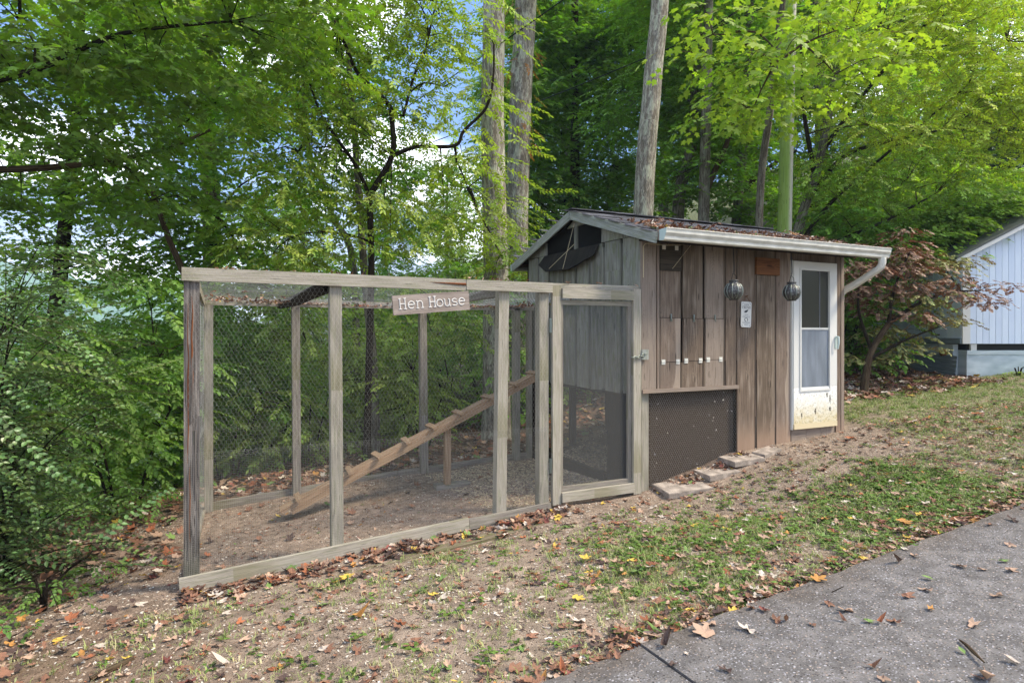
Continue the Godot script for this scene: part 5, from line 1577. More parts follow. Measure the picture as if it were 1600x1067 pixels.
	# --- tall trees further back, each a copy with its own place and turn
	var bgs := [[9.6, -17.5, "behind the dark maple"], [11.8, -13.8, "behind the leaning pale trunk"], [13.2, -11.1, "behind the slim mossy trunk"], [13.6, -8.5, "behind the utility pole"], [19.8, -9.9, "far right of the utility pole"], [26.8, -10.9, "on the slope above the blue shed"], [17.0, -14.5, "on the slope behind the pole's cables"], [30.0, -16.0, "highest on the slope at the far right"], [-11.5, -18.2, "at the valley's edge, far left"], [-3.9, -27.9, "in the valley left of the pale mottled trunk"], [-0.8, -19.6, "in the valley right of the pale mottled trunk"], [3.6, -24.5, "in the valley behind the dark-limbed tree"], [8.4, -28.8, "in the valley left of the two tall trunks"], [9.7, -21.5, "deep in the wood between tall trunks and roof"]]
	T = tree("woodland_tree", "leafy woodland tree " + bgs[0][2], "tree", "woodland trees beyond the hen house")
	T.position = Vector3(bgs[0][0], hy(bgs[0][0], bgs[0][1]) - 0.2, bgs[0][1])
	sk = trunk(T, V3([[0, 0, 0], [0.1, 5, 0], [-0.1, 10, 0.1], [0.1, 17, 0]]), 0.24, 0.08, M.bark_grey, "trunk", 10)
	crown(T, sk, [[0.5, 4.2, 0.8, 2.0, 1.3], [-1.2, 6.0, 0.3, 2.1, 1.4], [1.5, 8.0, -0.4, 2.2, 1.5], [-0.8, 9.8, 0.9, 2.3, 1.5], [0.9, 11.8, 0.2, 2.3, 1.5], [-0.6, 13.8, -0.2, 2.2, 1.5], [0.3, 16.2, 0.2, 2.0, 1.6], [1.8, 5.4, 1.2, 1.5, 1.0], [-2.0, 8.2, -0.8, 1.6, 1.2], [-1.8, 12.0, 0.6, 1.6, 1.2]], "oval", Color(0.263, 0.428, 0.068), 19, 7, 1.6, M.leaf, M.bark_grey)
	for i in range(1, bgs.size()):
		var q: Array = bgs[i]
		var c: Node3D = T.duplicate()
		c.name = numbered("woodland_tree")
		add_child(c)
		c.position = Vector3(q[0], hy(q[0], q[1]) - 0.2, q[1])
		c.rotation.y = i * 1.93
		c.scale = Vector3.ONE * ([1.0, 0.9, 1.15, 1.05][i % 4] if q[0] > 9.0 else 0.62)
		c.set_meta("label", "leafy woodland tree " + q[2])
	# --- shrubs
	shrub_group()
	# --- privet at the left edge: long arching shoots of small paired leaves
	T = tree("privet", "privet bush at the left edge with arching shoots of small paired leaves", "shrub")
	var pxf := []
	var pcol := []
	var stem := MB.new()
	for i in 95:
		var root := Vector3(-5.95 + R(-0.55, 0.45), -0.5, -1.3 + R(-0.9, 0.8))
		root.y = smooth_h(root.x, root.z) - 0.05
		var hgt := R(0.5, 3.1)
		var lean := Vector3(R(-0.5, 1.25), 0, R(-0.9, 0.9))
		var pts := []
		for k in 8:
			var t := k / 7.0
			pts.append(root + Vector3(lean.x * t * t * 0.8, hgt * (1.35 * t - 0.35 * t * t * t), lean.z * t * t * 0.8))
		if i < 90: stem.tube(pts, [0.014, 0.012, 0.010, 0.008, 0.007, 0.005, 0.004, 0.003], 5, 1.0, false)
		for k in range(2, 8):
			for j in 3:
				var p: Vector3 = pts[k]
				var yaw := atan2(lean.x, lean.z) + R(-1.4, 1.4)
				pxf.append(Transform3D(Basis(Vector3.UP, yaw) * Basis(Vector3.RIGHT, R(-0.5, 0.75)) * Basis(Vector3.BACK, R(-.6, .6)).scaled(Vector3.ONE * R(0.55, 1.3)), p + Vector3(R(-.2, .2), R(-.15, .15), R(-.2, .2))))
				pcol.append(blueish.lerp(Color(0.168, 0.234, 0.057), R(0, 1) * R(0, 1)) * R(0.6, 1.5))
	part("stems", stem.mesh(), M.bark_dark, T).set_meta("kind", "stuff")
	scatter("foliage", SP.privet, M.leaf_gloss, pxf, pcol, T)
	# --- Japanese maple by the shed
	T = tree("japanese_maple", "small spreading maple with bronze red leaves before the blue shed", "tree")
	sk = trunk(T, V3([[5.85, 0.45, -1.62], [5.95, 0.85, -1.65], [6.2, 1.35, -1.7], [6.55, 1.85, -1.6]]), 0.075, 0.045, M.bark_brown, "trunk", 9)
	for q in [[[6.5, 1.8, -1.6], [7.0, 2.1, -1.5], [7.6, 2.35, -1.3], [8.3, 2.4, -1.1]], [[6.2, 1.35, -1.7], [6.15, 2.0, -1.9], [6.3, 2.6, -2.0]], [[6.5, 1.8, -1.6], [6.8, 2.4, -1.7], [7.1, 3.1, -1.6]], [[6.1, 1.2, -1.68], [6.7, 1.5, -1.5], [7.4, 1.75, -1.3]]]:
		sk.append_array(trunk(T, V3(q), 0.035, 0.010, M.bark_dark, "limb", 7, 0.05, 0.0))
	var bz := Color(0.27, 0.165, 0.11)
	var gb := Color(0.264, 0.281, 0.086)
	crown(T, sk, [[6.8, 2.85, -1.7, 0.75, 0.36, 0.7, bz], [7.5, 2.5, -1.4, 0.7, 0.32, 0.6, bz], [6.2, 2.6, -2.0, 0.5, 0.42, 0.5, bz], [8.15, 2.25, -1.15, 0.65, 0.18, 0.4, bz], [7.1, 3.2, -1.6, 0.55, 0.3, 0.5, bz], [6.8, 1.95, -1.6, 0.6, 0.12, 0.5, bz], [7.7, 2.75, -1.5, 0.5, 0.28, 0.5, gb], [7.6, 1.85, -1.3, 0.5, 0.14, 0.4, gb], [7.1, 1.35, -1.5, 0.4, 0.12, 0.4, gb], [6.4, 1.2, -1.9, 0.4, 0.16, 0.4, gb], [8.6, 2.5, -1.0, 0.35, 0.14, 0.3, bz], [6.6, 2.3, -1.9, 0.6, 0.3, 0.5, bz], [7.2, 2.2, -1.5, 0.6, 0.25, 0.5, gb], [7.9, 2.9, -1.5, 0.5, 0.3, 0.4, gb], [6.9, 1.6, -1.9, 0.6, 0.2, 0.5, gb]], "red", bz, 80, 9, 0.52, M.leaf_red, M.bark_dark, 0.5, 0.6)

func bush(label: String, at: Vector3, cl: Array, kind: String, col: Color, clumps: float, per: int, scale: float, group: String, m: Material = null, called := "shrub"):
	var T := thing(called, label, "shrub", at, group)
	var sk := []
	for k in 5:
		var a := R(0, TAU)
		var hs := 1.0 if scale > 0.7 else 0.13
		var st := [Vector3(cos(a) * 0.1 * hs, -0.3 * hs, sin(a) * 0.1 * hs), Vector3(cos(a) * 0.25 * hs, 0.5 * hs, sin(a) * 0.25 * hs), Vector3(cos(a) * 0.5 * hs, (1.1 + R(0, .5)) * hs, sin(a) * 0.5 * hs)]
		sk.append_array(trunk(T, st, 0.022 * minf(scale, 1.0), 0.008, M.bark_dark, "stem", 6, 0.05, 0.0))
	crown(T, sk, cl, kind, col, clumps, per, scale, m if m else M.leaf, M.bark_dark, 0.4, 0.5, 0.6)
	return T

func shrub_group():
	var mid := Color(0.198, 0.374, 0.063)
	var dk := Color(0.175, 0.31, 0.065)
	var br := Color(0.336, 0.515, 0.081)
	# left of the run
	var g := "undergrowth left of the run"
	bush("broad leaved bush behind the privet, touching the rotten post", Vector3(-4.95, -0.5, -3.7), [[0.1, 0.4, 0.1, 0.6, 0.5], [0.1, 1.2, -0.1, 0.65, 0.5], [0.3, 2.0, -0.3, 0.7, 0.45], [-0.5, 1.7, 0.0, 0.6, 0.6], [0.2, 2.7, -0.5, 0.7, 0.3], [-0.9, 2.3, 0.9, 0.6, 0.4], [-0.8, 0.9, 1.2, 0.5, 0.4], [-0.5, 1.6, 1.3, 0.5, 0.4]], "oval", dk * 1.15, 44, 7, 0.95, g)
	bush("tangled green bush at the woodland edge left of the run", Vector3(-6.0, -0.9, -5.4), [[0.0, 0.6, 0.2, 0.9, 0.6], [0.3, 1.5, -0.1, 1.0, 0.6], [-0.4, 2.4, -0.3, 1.0, 0.6], [0.9, 2.3, -0.4, 0.8, 0.5], [-1.2, 1.4, 0, 1.0, 0.8]], "oval", mid, 34, 7, 1.1, g)
	bush("sunlit yellow-green bush at the drop beyond the corner post", Vector3(-5.2, -1.4, -6.8), [[0.0, 1.0, 0.0, 1.1, 0.7], [0.8, 1.9, -0.3, 1.0, 0.6], [-0.9, 1.9, 0, 1.0, 0.7], [0.3, 2.9, -0.4, 1.0, 0.5]], "lobed", br, 28, 7, 1.0, g)
	bush("low dark weeds under the privet", Vector3(-5.1, -0.35, -0.4), [[0.0, 0.12, 0.0, 0.45, 0.14], [-0.5, 0.2, 0.4, 0.5, 0.2], [0.2, 0.10, -0.9, 0.35, 0.14]], "oval", dk, 40, 6, 0.55, g)
	# behind the run
	g = "undergrowth behind the run"
	var spots := [[-3.7, -6.4, "behind the run's left bay", 0], [-2.5, -5.9, "behind the run's second bay", 1], [-3.1, -8.4, "further back behind the run's left bay", 2], [-0.6, -5.6, "behind the Hen House sign", 1], [-0.9, -7.8, "further back behind the sign", 2], [1.1, -6.2, "between the tall trunk and the hen house", 0], [2.4, -6.6, "close behind the hen house gable", 1], [3.9, -7.2, "behind the middle of the hen house roof", 0], [5.4, -8.4, "under the slim trees", 2], [8.2, -7.0, "behind the utility pole's foot", 1], [-5.0, -9.4, "at the valley's edge left of the run", 2], [0.3, -9.6, "far behind the tall trunk", 2], [-2.2, -10.8, "deep in the wood behind the run", 2], [-7.2, -10.7, "tall, on the drop at the far left", 0], [-2.5, -11.6, "tall, left of the pale mottled trunk", 1], [-0.6, -11.7, "tall, behind the run's second bay", 0], [2.2, -11.7, "tall, left of the two tall trunks", 1], [4.5, -9.5, "tall, right behind the two tall trunks", 1], [-4.5, -10.6, "tall, behind the leaning brown stem", 2]]
	var protos := []
	for q in spots:
		var at := Vector3(q[0], smooth_h(q[0], q[1]) - 0.1, q[1])
		var o: Node3D
		if protos.size() <= q[3]:
			while protos.size() <= q[3]: protos.append(null)
		if protos[q[3]] == null:
			var cl := [[0.0, 0.5, 0.4, 1.0, 0.5], [-0.7, 1.2, 0.2, 0.9, 0.6], [0.7, 1.4, 0.0, 0.9, 0.6], [0.0, 2.2, -0.2, 1.1, 0.6], [-0.5, 3.0, -0.1, 0.8, 0.45]]
			o = bush("leafy undergrowth shrub " + q[2], at, cl, ["oval", "fine", "lobed"][q[3]], [mid, Color(0.311, 0.428, 0.092), br][q[3]], 30, 7, 1.1, g)
			protos[q[3]] = o
		else:
			o = protos[q[3]].duplicate()
			o.name = numbered("shrub")
			add_child(o)
			o.position = at
			o.rotation.y = R(0, TAU)
			if (q[2] as String).begins_with("tall"): o.scale = Vector3(1.5, 1.7, 1.5)
			o.set_meta("label", "leafy undergrowth shrub " + q[2])
	# right: bank above the shed
	g = "bushes on the bank behind the blue shed"
	var rs := [[9.9, -4.9, "between the pole and the bronze maple", 1], [11.6, -5.0, "behind the blue shed's roof", 1], [14.2, -4.6, "on the bank right of the blue shed's ridge", 2], [8.4, -3.9, "behind the bronze maple", 0], [7.4, -3.5, "dark, just beyond the hen house's far corner", 0], [12.8, -7.5, "higher on the bank above the shed", 2], [16.5, -6.5, "high on the bank at the far right", 1], [17.8, -3.2, "at the right edge above the shed roof", 2]]
	for q in rs:
		var o: Node3D = protos[q[3]].duplicate()
		o.name = numbered("shrub")
		add_child(o)
		o.position = Vector3(q[0], smooth_h(q[0], q[1]) + (0.3 if q[0] > 9.0 else 0.0), q[1])
		o.rotation.y = R(0, TAU)
		o.scale = Vector3.ONE * (1.35 if q[0] > 9.0 else 1.0)
		o.set_meta("label", "leafy bush " + q[2])
		o.set_meta("group", g)
	bush("green branches hanging over the blue shed's roof edge", Vector3(10.9, 1.2, -3.4), [[-1.2, 2.45, 1.0, 0.7, 0.4], [-1.8, 2.15, 0.9, 0.6, 0.4], [-0.1, 3.0, 1.0, 0.7, 0.4], [-0.5, 2.8, 1.2, 0.7, 0.4], [0.3, 3.1, 1.5, 0.7, 0.4], [-0.6, 2.9, 0.6, 1.0, 0.5], [0.5, 3.3, 0.4, 1.0, 0.5], [-1.3, 2.5, 0.2, 0.8, 0.6], [1.4, 3.7, 0.6, 0.9, 0.5]], "lobed", br, 80, 7, 0.9, "")
	# dark evergreen clump high at the right
	bush("dark evergreen thicket high on the slope at the right edge", Vector3(23.5, hy(23.5, -8.0), -8.0), [[-1.5, 1.5, 0, 2.2, 1.2], [1.0, 1.8, 0.4, 2.4, 1.4], [0.0, 3.4, 0, 2.4, 1.2], [2.6, 3.2, 0.4, 2.0, 1.4]], "fine", Color(0.083, 0.156, 0.066), 34, 8, 2.2, "", null, "evergreen_thicket")
	# small plants at the shed's footing
	bush("pale broad leaved plants along the blue shed's footing", Vector3(9.75, 0.82, -1.2), [[0.0, 0.12, 0.0, 0.45, 0.14, 0.2], [0.5, 0.2, 0.25, 0.4, 0.2, 0.2]], "oval", Color(0.492, 0.571, 0.156), 60, 5, 0.6, "")

# ---------------------------------------------------------------- grass, weeds, chips
func ground_cover():
	var g := MB.new()
	for i in 9:
		var a := R(0, TAU)
		var h := R(0.015, 0.055)
		var o := Vector3(R(-.022, .022), 0, R(-.022, .022))
		var d := Vector3(cos(a), 0, sin(a))
		var w := d.cross(Vector3.UP) * R(0.0016, 0.0028)
		var k := R(0.75, 1.3)
		g.col = Color(k, k, k * R(0.7, 1.0))
		var m := o + d * h * 0.25 + Vector3(0, h * 0.65, 0)
		var t := o + d * h * R(0.6, 1.1) + Vector3(0, h * R(0.7, 1.05), 0)
		g.tri(o - w, o + w, m + w * 0.8)
		g.tri(o - w, m + w * 0.8, m - w * 0.8)
		g.tri(m - w * 0.8, m + w * 0.8, t)
	var gm := g.mesh()
	var wd := MB.new()       # low broad-leaved weed
	for i in 9:
		var a := R(0, TAU)
		var d := Vector3(cos(a), R(0.15, 0.7), sin(a)).normalized()
		leaf_oval(wd, Vector3(cos(a), 0, sin(a)) * R(0, 0.03) + Vector3(0, R(0.005, 0.03), 0), d, Vector3.UP, R(0.02, 0.042), R(0.014, 0.026), tint(0.0), 0.3)
	var wm := wd.mesh()
	var chip := MB.new()
	chip.quad(Vector3(-.008, 0.002, -.004), Vector3(.008, 0.003, -.005), Vector3(.009, 0.004, .004), Vector3(-.007, 0.003, .005), Vector3.UP)
	chip.quad(Vector3(-.007, 0.003, .005), Vector3(.009, 0.004, .004), Vector3(.009, -0.002, .004), Vector3(-.007, -0.002, .005), Vector3.BACK)
	chip.quad(Vector3(.008, 0.003, -.005), Vector3(.009, 0.004, .004), Vector3(.009, -0.002, .004), Vector3(.008, -0.002, -.005), Vector3.RIGHT)
	chip.quad(Vector3(-.008, 0.002, -.004), Vector3(-.007, 0.003, .005), Vector3(-.007, -0.002, .005), Vector3(-.008, -0.002, -.004), Vector3.LEFT)
	var cm := chip.mesh()
	var gx := []
	var gc := []
	var wx := []
	var wc := []
	var cx := []
	var cc := []
	# near ground, then the lawn at the right
	for i in 170000:
		var x := R(-6.2, 11.5)
		var z := R(-3.2, 2.75)
		if i % 3 == 0:
			x = R(-4.6, 2.2)
			z = R(0.4, 2.72)
		var gr := grassy(x, z)
		var keep := R(0, 1)
		if gr * gr * 0.30 * (1.0 + 1.3 * noise_a.get_noise_2d(x * 9.0, z * 9.0)) + 0.10 * gr + (0.025 if z > 0.45 else 0.0) + (0.10 if x > 3.4 and z > -1.2 else 0.0) > keep:
			var p := Vector3(x, smooth_h(x, z) - 0.004, z)
			if x > 4.2 and z > 2.0: continue
			if R(0, 1) < (0.10 if x > 3.0 else 0.20 * smoothstep(-2.2, 0.2, x) + 0.06):
				wx.append(Transform3D(Basis(Vector3.UP, R(0, TAU)).scaled(Vector3.ONE * R(0.7, 1.4)), p))
				wc.append(Color(0.17, 0.28, 0.06) * R(0.7, 1.4))
			else:
				gx.append(Transform3D(Basis(Vector3.UP, R(0, TAU)).scaled(Vector3(1, R(0.6, 1.15), 1) * R(0.7, 1.25)), p))
				gc.append(Color(0.25, 0.33, 0.09).lerp(Color(0.52, 0.45, 0.28), R(0, 1.0) * R(0.3, 1)) * R(0.75, 1.25))
	for i in 60000:
		var x := R(-6.0, 5.5)
		var z := R(-2.5, 2.72)
		if z < 0.0 and (x > 1.3 and x < 3.4): continue
		if z < 0.0 and z > -2.45 and x > -4.1 and i % 3 > 0: continue
		if R(0, 1) > 0.55 + noise_b.get_noise_2d(x * 2.0, z * 2.0): continue
		cx.append(Transform3D(Basis(Vector3.UP, R(0, TAU)) * Basis(Vector3.RIGHT, R(-.4, .4)).scaled(Vector3(R(0.3, 1.5), R(0.5, 1.3), R(0.3, 1.2))), Vector3(x, smooth_h(x, z) + 0.001, z)))
		cc.append([Color(0.50, 0.42, 0.33), Color(0.62, 0.56, 0.47), Color(0.30, 0.22, 0.16), Color(0.16, 0.11, 0.08), Color(0.42, 0.33, 0.25)][i % 5] * R(0.7, 1.15))
	# straw and wood shavings behind the gate
	for i in 7000:
		var x := R(-1.6, 0.9)
		var z := R(-2.3, -0.1)
		cx.append(Transform3D(Basis(Vector3.UP, R(0, TAU)) * Basis(Vector3.RIGHT, R(-.6, .6)).scaled(Vector3(R(0.6, 2.0), 1, R(0.3, 0.8))), Vector3(x, smooth_h(x, z) + 0.003, z)))
		cc.append(Color(0.60, 0.49, 0.33) * R(0.5, 1.15))
	var o := scatter("grass", gm, M.grass, gx, gc)
	tag(o, "thin tufts of grass on the yard and lawn", "grass")
	o = scatter("weeds", wm, M.leaf, wx, wc)
	tag(o, "low broad leaved weeds among the grass by the driveway", "weeds")
	o = scatter("wood_chips", cm, M.bits, cx, cc)
	tag(o, "pale wood chips, grit and bark crumbs on the bare earth", "wood chips")

# ---------------------------------------------------------------- fallen leaves
func dead_leaf(kind: int, curl: float, sd: int) -> ArrayMesh:
	rng.seed = sd
	var mb := MB.new()
	match kind:
		0: leaf_lobed(mb, Vector3(0, 0.004, -0.05), Vector3.BACK, Vector3.UP, 0.105, Color.WHITE, -curl * 0.6)
		1: leaf_oval(mb, Vector3(0, 0.004, -0.045), Vector3.BACK, Vector3.UP, 0.09, 0.05, Color.WHITE, -curl)
		_:      # torn or crumpled blade
			var n := 13
			var P := []
			for i in n:
				var a := TAU * i / n
				var r := R(0.018, 0.05) * (1.0 if i % 3 else 0.6)
				P.append(Vector3(cos(a) * r * 0.8, 0.004, sin(a) * r * 1.25))
			mb.col = Color.WHITE
			for i in n: mb.tri(Vector3.ZERO, P[(i + 1) % n], P[i])
	var fold := R(-0.5, 0.5)
	for i in mb.v.size():       # curl along a slanting fold, then crumple
		var p := mb.v[i]
		var q := p.x + p.z * fold
		var bend := absf(q) * (0.10 + 0.45 * curl) + q * q * 7.0 * curl
		var nz := noise_b.get_noise_3d(p.x * 60.0, p.z * 60.0, sd) * 0.016
		mb.v[i] = Vector3(p.x - q * clampf(bend * 9.0, 0.0, 0.6), p.y + bend * 0.5 + nz + 0.25 * maxf(0.0, p.z * curl), p.z)
	var st := MB.new()
	st.col = Color(0.6, 0.5, 0.4)
	st.tube([Vector3(0, 0.004, -0.044), Vector3(0.004, 0.006, -0.062), Vector3(0.002, 0.012, -0.08)], [0.0012, 0.001, 0.0008], 3, 1.0, false)
	var off := mb.v.size()
	mb.v.append_array(st.v); mb.n.append_array(st.n); mb.uv.append_array(st.uv); mb.c.append_array(st.c)
	for q in st.ix: mb.ix.append(q + off)
	for t in range(0, off, 3):   # true normals after the crumpling
		var nn := (mb.v[t + 2] - mb.v[t]).cross(mb.v[t + 1] - mb.v[t]).normalized()
		for q in 3: mb.n[t + q] = nn
	return mb.mesh()

func fallen_leaves():
	var shapes := []
	for i in 10: shapes.append(dead_leaf([0, 2, 1, 0, 2, 1, 2, 1, 2, 0][i], [0.05, 0.1, 0.2, 0.25, 0.3, 0.7, 0.6, 0.1, 0.05, 0.4][i], 100 + i))
	rng.seed = 815
	var tones := {"brown": Color(0.225, 0.115, 0.072), "tan": Color(0.40, 0.265, 0.185), "rust": Color(0.31, 0.115, 0.055), "orange": Color(0.40, 0.20, 0.06), "yellow": Color(0.52, 0.36, 0.07), "dark": Color(0.085, 0.055, 0.045), "green": Color(0.16, 0.24, 0.07), "red": Color(0.20, 0.07, 0.055), "pale": Color(0.52, 0.44, 0.36)}
	var lm := {}
	for k in tones:
		var m := mat((tones[k] as Color).linear_to_srgb(), 0.7, 0.0, null, 0.3)
		m.backlight_enabled = true
		m.backlight = Color(0.2, 0.15, 0.08)
		m.cull_mode = BaseMaterial3D.CULL_DISABLED
		lm[k] = m
	# the ones that stand out
	var notable := [[-1.78, 2.79, "tan", 1.15, 0, "large tan leaf on the driveway's corner slab, near the joint"], [-2.01, 2.79, "dark", 1.0, 5, "dark curled leaf lying by the driveway joint"], [-3.11, 0.55, "yellow", 1.2, 3, "bright yellow leaf below the run's middle post"], [-3.18, 1.34, "orange", 1.25, 5, "folded orange leaf on bare earth in front of the run"], [-4.54, 0.91, "yellow", 0.85, 1, "small yellow leaf at the lower left"], [-1.99, 1.96, "yellow", 0.8, 0, "small yellow leaf in the grass left of the driveway"], [-1.6, 1.42, "yellow", 1.0, 3, "yellow and green leaf curled on the grass before the gate"], [-1.36, 2.80, "red", 0.9, 1, "dull red leaf on the driveway beside its grassy edge"], [-1.04, 3.17, "green", 0.75, 4, "small grey-green leaf on the driveway"], [-1.0, 3.21, "rust", 0.65, 5, "small rust leaf beside the grey-green one on the driveway"], [-0.68, 3.26, "orange", 0.7, 6, "narrow orange-brown leaf in the middle of the driveway"], [0.53, 2.38, "orange", 1.15, 3, "orange-tipped leaf standing in the grass by the driveway edge"], [2.75, 0.35, "rust", 1.2, 3, "rust-red leaf on chips below the storm door"], [1.58, 0.55, "yellow", 0.9, 1, "yellow leaf on earth near the small paver"], [-1.08, 3.72, "tan", 1.3, 2, "tan leaf cut by the lower edge, below the stick"], [-0.87, 3.71, "pale", 0.7, 2, "pale narrow leaf right of the stick"], [-0.82, 2.72, "orange", 0.9, 0, "orange leaf on the very edge of the driveway"], [-0.26, 2.83, "dark", 0.8, 5, "dark crumpled leaf on the upper driveway near the grass"], [0.21, 3.16, "green", 0.8, 4, "pale green leaf at the right edge of the driveway"], [-0.35, 3.05, "green", 0.7, 7, "flat bright green leaf on the driveway"], [-0.955, 3.555, "green", 0.5, 7, "yellow-green leaflet lying against the stick"], [-3.96, 1.5, "pale", 1.0, 5, "whitish dead leaf at the bottom, left of centre"], [4.9, 0.6, "rust", 1.3, 3, "rust leaf on the lawn right of the hen house"], [4.1, 1.2, "yellow", 1.3, 3, "yellow-orange leaf standing on the worn track"]]
	for q in notable:
		var o := solo("fallen_leaf", shapes[q[4]], lm[q[2]], q[5], "leaf", "fallen leaves that stand out")
		o.position = place_on(q[0], q[1], 0.010 + 0.03 * grassy(q[0], q[1]))
		o.rotation = Vector3(R(-.15, .15), R(0, TAU), R(-.15, .15))
		o.scale = Vector3.ONE * q[3]
	# the nearest of the many others
	var names := tones.keys()
	var odds := ["brown", "brown", "brown", "tan", "tan", "rust", "brown", "tan", "dark", "dark", "pale", "pale", "green", "brown", "brown", "tan", "rust", "brown", "tan", "dark", "orange", "brown", "tan", "brown", "red", "brown", "tan", "dark", "brown", "pale", "tan", "yellow", "brown", "dark", "brown"]
	var cam := Vector3(-4.02, 1.65, 5.2)
	var many := []
	for i in 5200:
		var x := R(-5.6, 6.5)
		var z := R(0.05, 4.2)
		if i % 4 == 0: z = 2.68 - absf(R(-0.3, 0.3)) * R(0, 1)
		if z > 2.7 and R(0, 1) > 0.16: continue
		if z > 2.7 and x < -2.4: continue
		if z > 2.0 and x > 3.0: continue
		if z < 2.66 and grassy(x, z) < 0.1 and R(0, 1) > 0.55: continue
		many.append([Vector2(x - cam.x, z - cam.z).length() - R(0, 2.4), x, z])
	many.sort_custom(func(a, b): return a[0] < b[0])
	var marks := [["below the run's corner post", -4.1, 0.4], ["below the run's first bay", -3.6, 0.5], ["below the run's second bay", -2.5, 0.4], ["below the run's narrow bay", -1.4, 0.35], ["just before the gate", -0.5, 0.5], ["by the lowest paver", 0.4, 0.6], ["by the small paver", 1.6, 0.6], ["below the storm door", 2.6, 0.6], ["at the lower left on bare earth", -4.6, 1.2], ["at the bottom, left of centre", -3.6, 1.7], ["at the bottom centre on trodden earth", -2.9, 2.2], ["halfway between run and driveway", -2.2, 1.4], ["in thin grass before the gate", -0.9, 1.3], ["in the weeds midway to the driveway", 0.1, 1.5], ["in the grass patch below the pavers", 0.9, 1.2], ["in the grass patch below the storm door", 2.2, 1.4], ["heaped at the driveway's lower corner", -2.1, 2.5], ["along the driveway's edge below the gate", -1.3, 2.5], ["along the driveway's edge below the pavers", -0.3, 2.5], ["along the driveway's edge at the right", 0.9, 2.5], ["on the lawn right of the hen house", 4.0, 0.6]]
	var dmarks := [["on the driveway's corner slab", -1.8, 2.95], ["on the driveway near its lower edge", -1.2, 3.0], ["on the driveway beside the grass", -0.4, 2.9], ["on the upper driveway", 0.4, 3.1], ["in the middle of the driveway", -0.7, 3.4]]
	var forms := ["flat lobed", "frayed", "narrow", "cupped lobed", "torn", "rolled", "crumpled", "smooth oval", "ragged", "folded lobed"]
	var used := {}
	for i in mini(270, many.size()):
		var q: Array = many[i]
		var k: String = odds[rng.randi() % odds.size()]
		var sz := R(0.35, 0.72) if q[2] > 2.7 else R(0.45, 0.92)
		var spot := ""
		var bd := 1e9
		for m in (dmarks if q[2] > 2.7 else marks):
			var d: float = Vector2(q[1] - m[1], (q[2] - m[2]) * 1.5).length()
			if d < bd: bd = d; spot = m[0]
		var sh := rng.randi() % 10
		var yaw := R(0, TAU)
		var tip := "tip towards the driveway" if cos(yaw) > 0.7 else ("tip towards the run" if cos(yaw) < -0.7 else ("tip uphill" if sin(yaw) > 0.0 else "tip downhill"))
		var text := "%s%s %s leaf %s" % ["small " if sz < 0.55 else ("large " if sz > 0.8 else ""), forms[sh], {"dark": "blackened", "pale": "bleached", "rust": "rusty"}.get(k, k), spot]
		if used.has(text): text += ", " + tip
		used[text] = true
		var o := solo("fallen_leaf", shapes[sh], lm[k], text, "leaf", "fallen leaves scattered on the ground")
		o.position = place_on(q[1], q[2], 0.006 + 0.03 * grassy(q[1], q[2]))
		o.rotation = Vector3(R(-.15, .15), yaw, R(-.15, .15))
		o.scale = Vector3.ONE * sz
	# the rest as litter
	var xf := []
	var cl := []
	var add := func(p: Vector3, s: float, tilt: float):
		xf.append(Transform3D(Basis.from_euler(Vector3(R(-tilt, tilt), R(0, TAU), R(-tilt, tilt))).scaled(Vector3.ONE * s), p))
		cl.append(tones[odds[rng.randi() % odds.size()]] * R(0.7, 1.15))
	for i in range(270, many.size()):
		add.call(place_on(many[i][1], many[i][2], 0.008 + 0.03 * grassy(many[i][1], many[i][2])), R(0.6, 1.2), 0.25)
	for i in 8000:      # crumbs of leaf over the yard
		var x := R(-5.4, 6.0)
		var z := R(-2.4, 2.66)
		if z < 0.05 and x > -0.05: continue
		if noise_b.get_noise_2d(x * 1.3 + 7.0, z * 1.3) < R(-0.5, 0.35): continue
		add.call(gp(x, z, 0.005 + 0.025 * grassy(x, z)), R(0.18, 0.6), 0.35)
	for i in 9500:      # woodland floor at the left and behind the run
		var x := R(-9.0, 4.0)
		var z := R(-7.5, 1.6)
		if z > -2.5 and x > -4.25 + R(-0.1, 0.1): continue
		if z > -0.4 and x > -4.7 + R(-0.8, 0.4): continue
		add.call(gp(x, z, R(0.004, 0.05)), R(0.5, 0.95) if z > -1.0 else R(0.8, 1.4), 0.5)
	for i in 2600:      # under the bronze maple and along the shed
		var x := R(3.3, 9.2)
		var z := R(-3.6, -0.6)
		if z > lerpf(-1.3, -1.15, clampf((x - 3.3) / 5.0, 0, 1)) + R(-0.15, 0.35): continue
		add.call(gp(x, z, R(0.003, 0.03)), R(0.8, 1.5), 0.5)
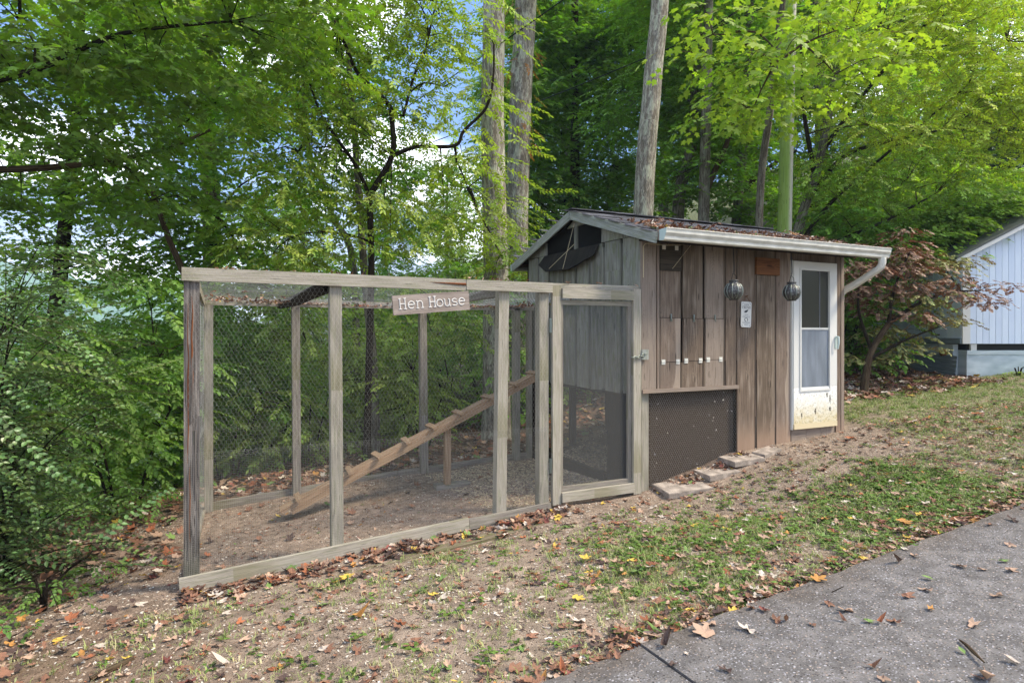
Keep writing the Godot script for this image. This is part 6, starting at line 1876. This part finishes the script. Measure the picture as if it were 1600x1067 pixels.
	for i in 430:       # along the foot of the run and the timber
		var x := R(-4.2, -0.9)
		add.call(gp(x, R(0.05, 0.30) if R(0, 1) < 0.9 else R(-2.3, -0.05), 0.012), R(0.45, 0.9), 0.6)
	for i in 300:
		var x := R(0.1, 1.4)
		add.call(gp(x, R(0.02, 0.22), 0.01), R(0.25, 0.6), 0.6)
	var a := scatter("leaf_litter", shapes[4], M.litter, xf.slice(0, xf.size() / 2), cl.slice(0, xf.size() / 2))
	tag(a, "brown leaf litter on the woodland floor and yard", "leaf litter")
	var b := scatter("leaf_litter", shapes[3], M.litter, xf.slice(xf.size() / 2), cl.slice(xf.size() / 2))
	tag(b, "brown leaf litter drifted under the bronze maple and beside the run", "leaf litter")
	# leaves lying on the roof
	xf.clear()
	cl.clear()
	for i in 750:
		var x := R(-0.05, 3.2)
		var d := 1.6 - absf(R(0, 1) * R(0, 1)) * 1.5
		if x > 0.5 and x < 2.6 and R(0, 1) < 0.4: d = 1.6 - R(0, 0.25)
		if d < 0.7 and noise_b.get_noise_2d(x * 2.0, d * 2.0) < 0.05: continue
		add.call(Vector3(x, RY - 0.01 - RS * d + R(0, 0.025), RZ + d), R(0.6, 1.25), 0.5)
	for i in 140: add.call(Vector3(R(0.0, 3.2), 2.64, 0.42 + R(-.03, .03)), R(0.35, 0.6), 0.8)
	var c := scatter("roof_leaves", shapes[6], M.litter, xf, cl)
	tag(c, "dead leaves and twigs lying on the shingled roof and gutter", "leaf litter")
	# debris caught on the netting over the run
	xf.clear()
	cl.clear()
	for i in 900:
		var x := R(-4.05, -0.1)
		var z := -2.36 + absf(R(-1, 1) * R(0, 1)) * 1.5
		var sag := 0.10 * sin(PI * clampf((x + 4.12) / 4.1, 0, 1)) * sin(PI * clampf(-z / 2.38, 0, 1))
		add.call(Vector3(x, 2.10 + z * 0.04 - sag + 0.01 + R(0, 0.02) - 0.03, z), R(0.4, 0.85), 0.7)
	for i in 40: add.call(Vector3(R(-4.1, 0.0), 2.14, R(-0.06, 0.03)), R(0.3, 0.6), 0.6)
	c = scatter("netting_leaves", shapes[6], M.litter, xf, cl)
	tag(c, "dead leaves caught on the netting over the run", "leaf litter")
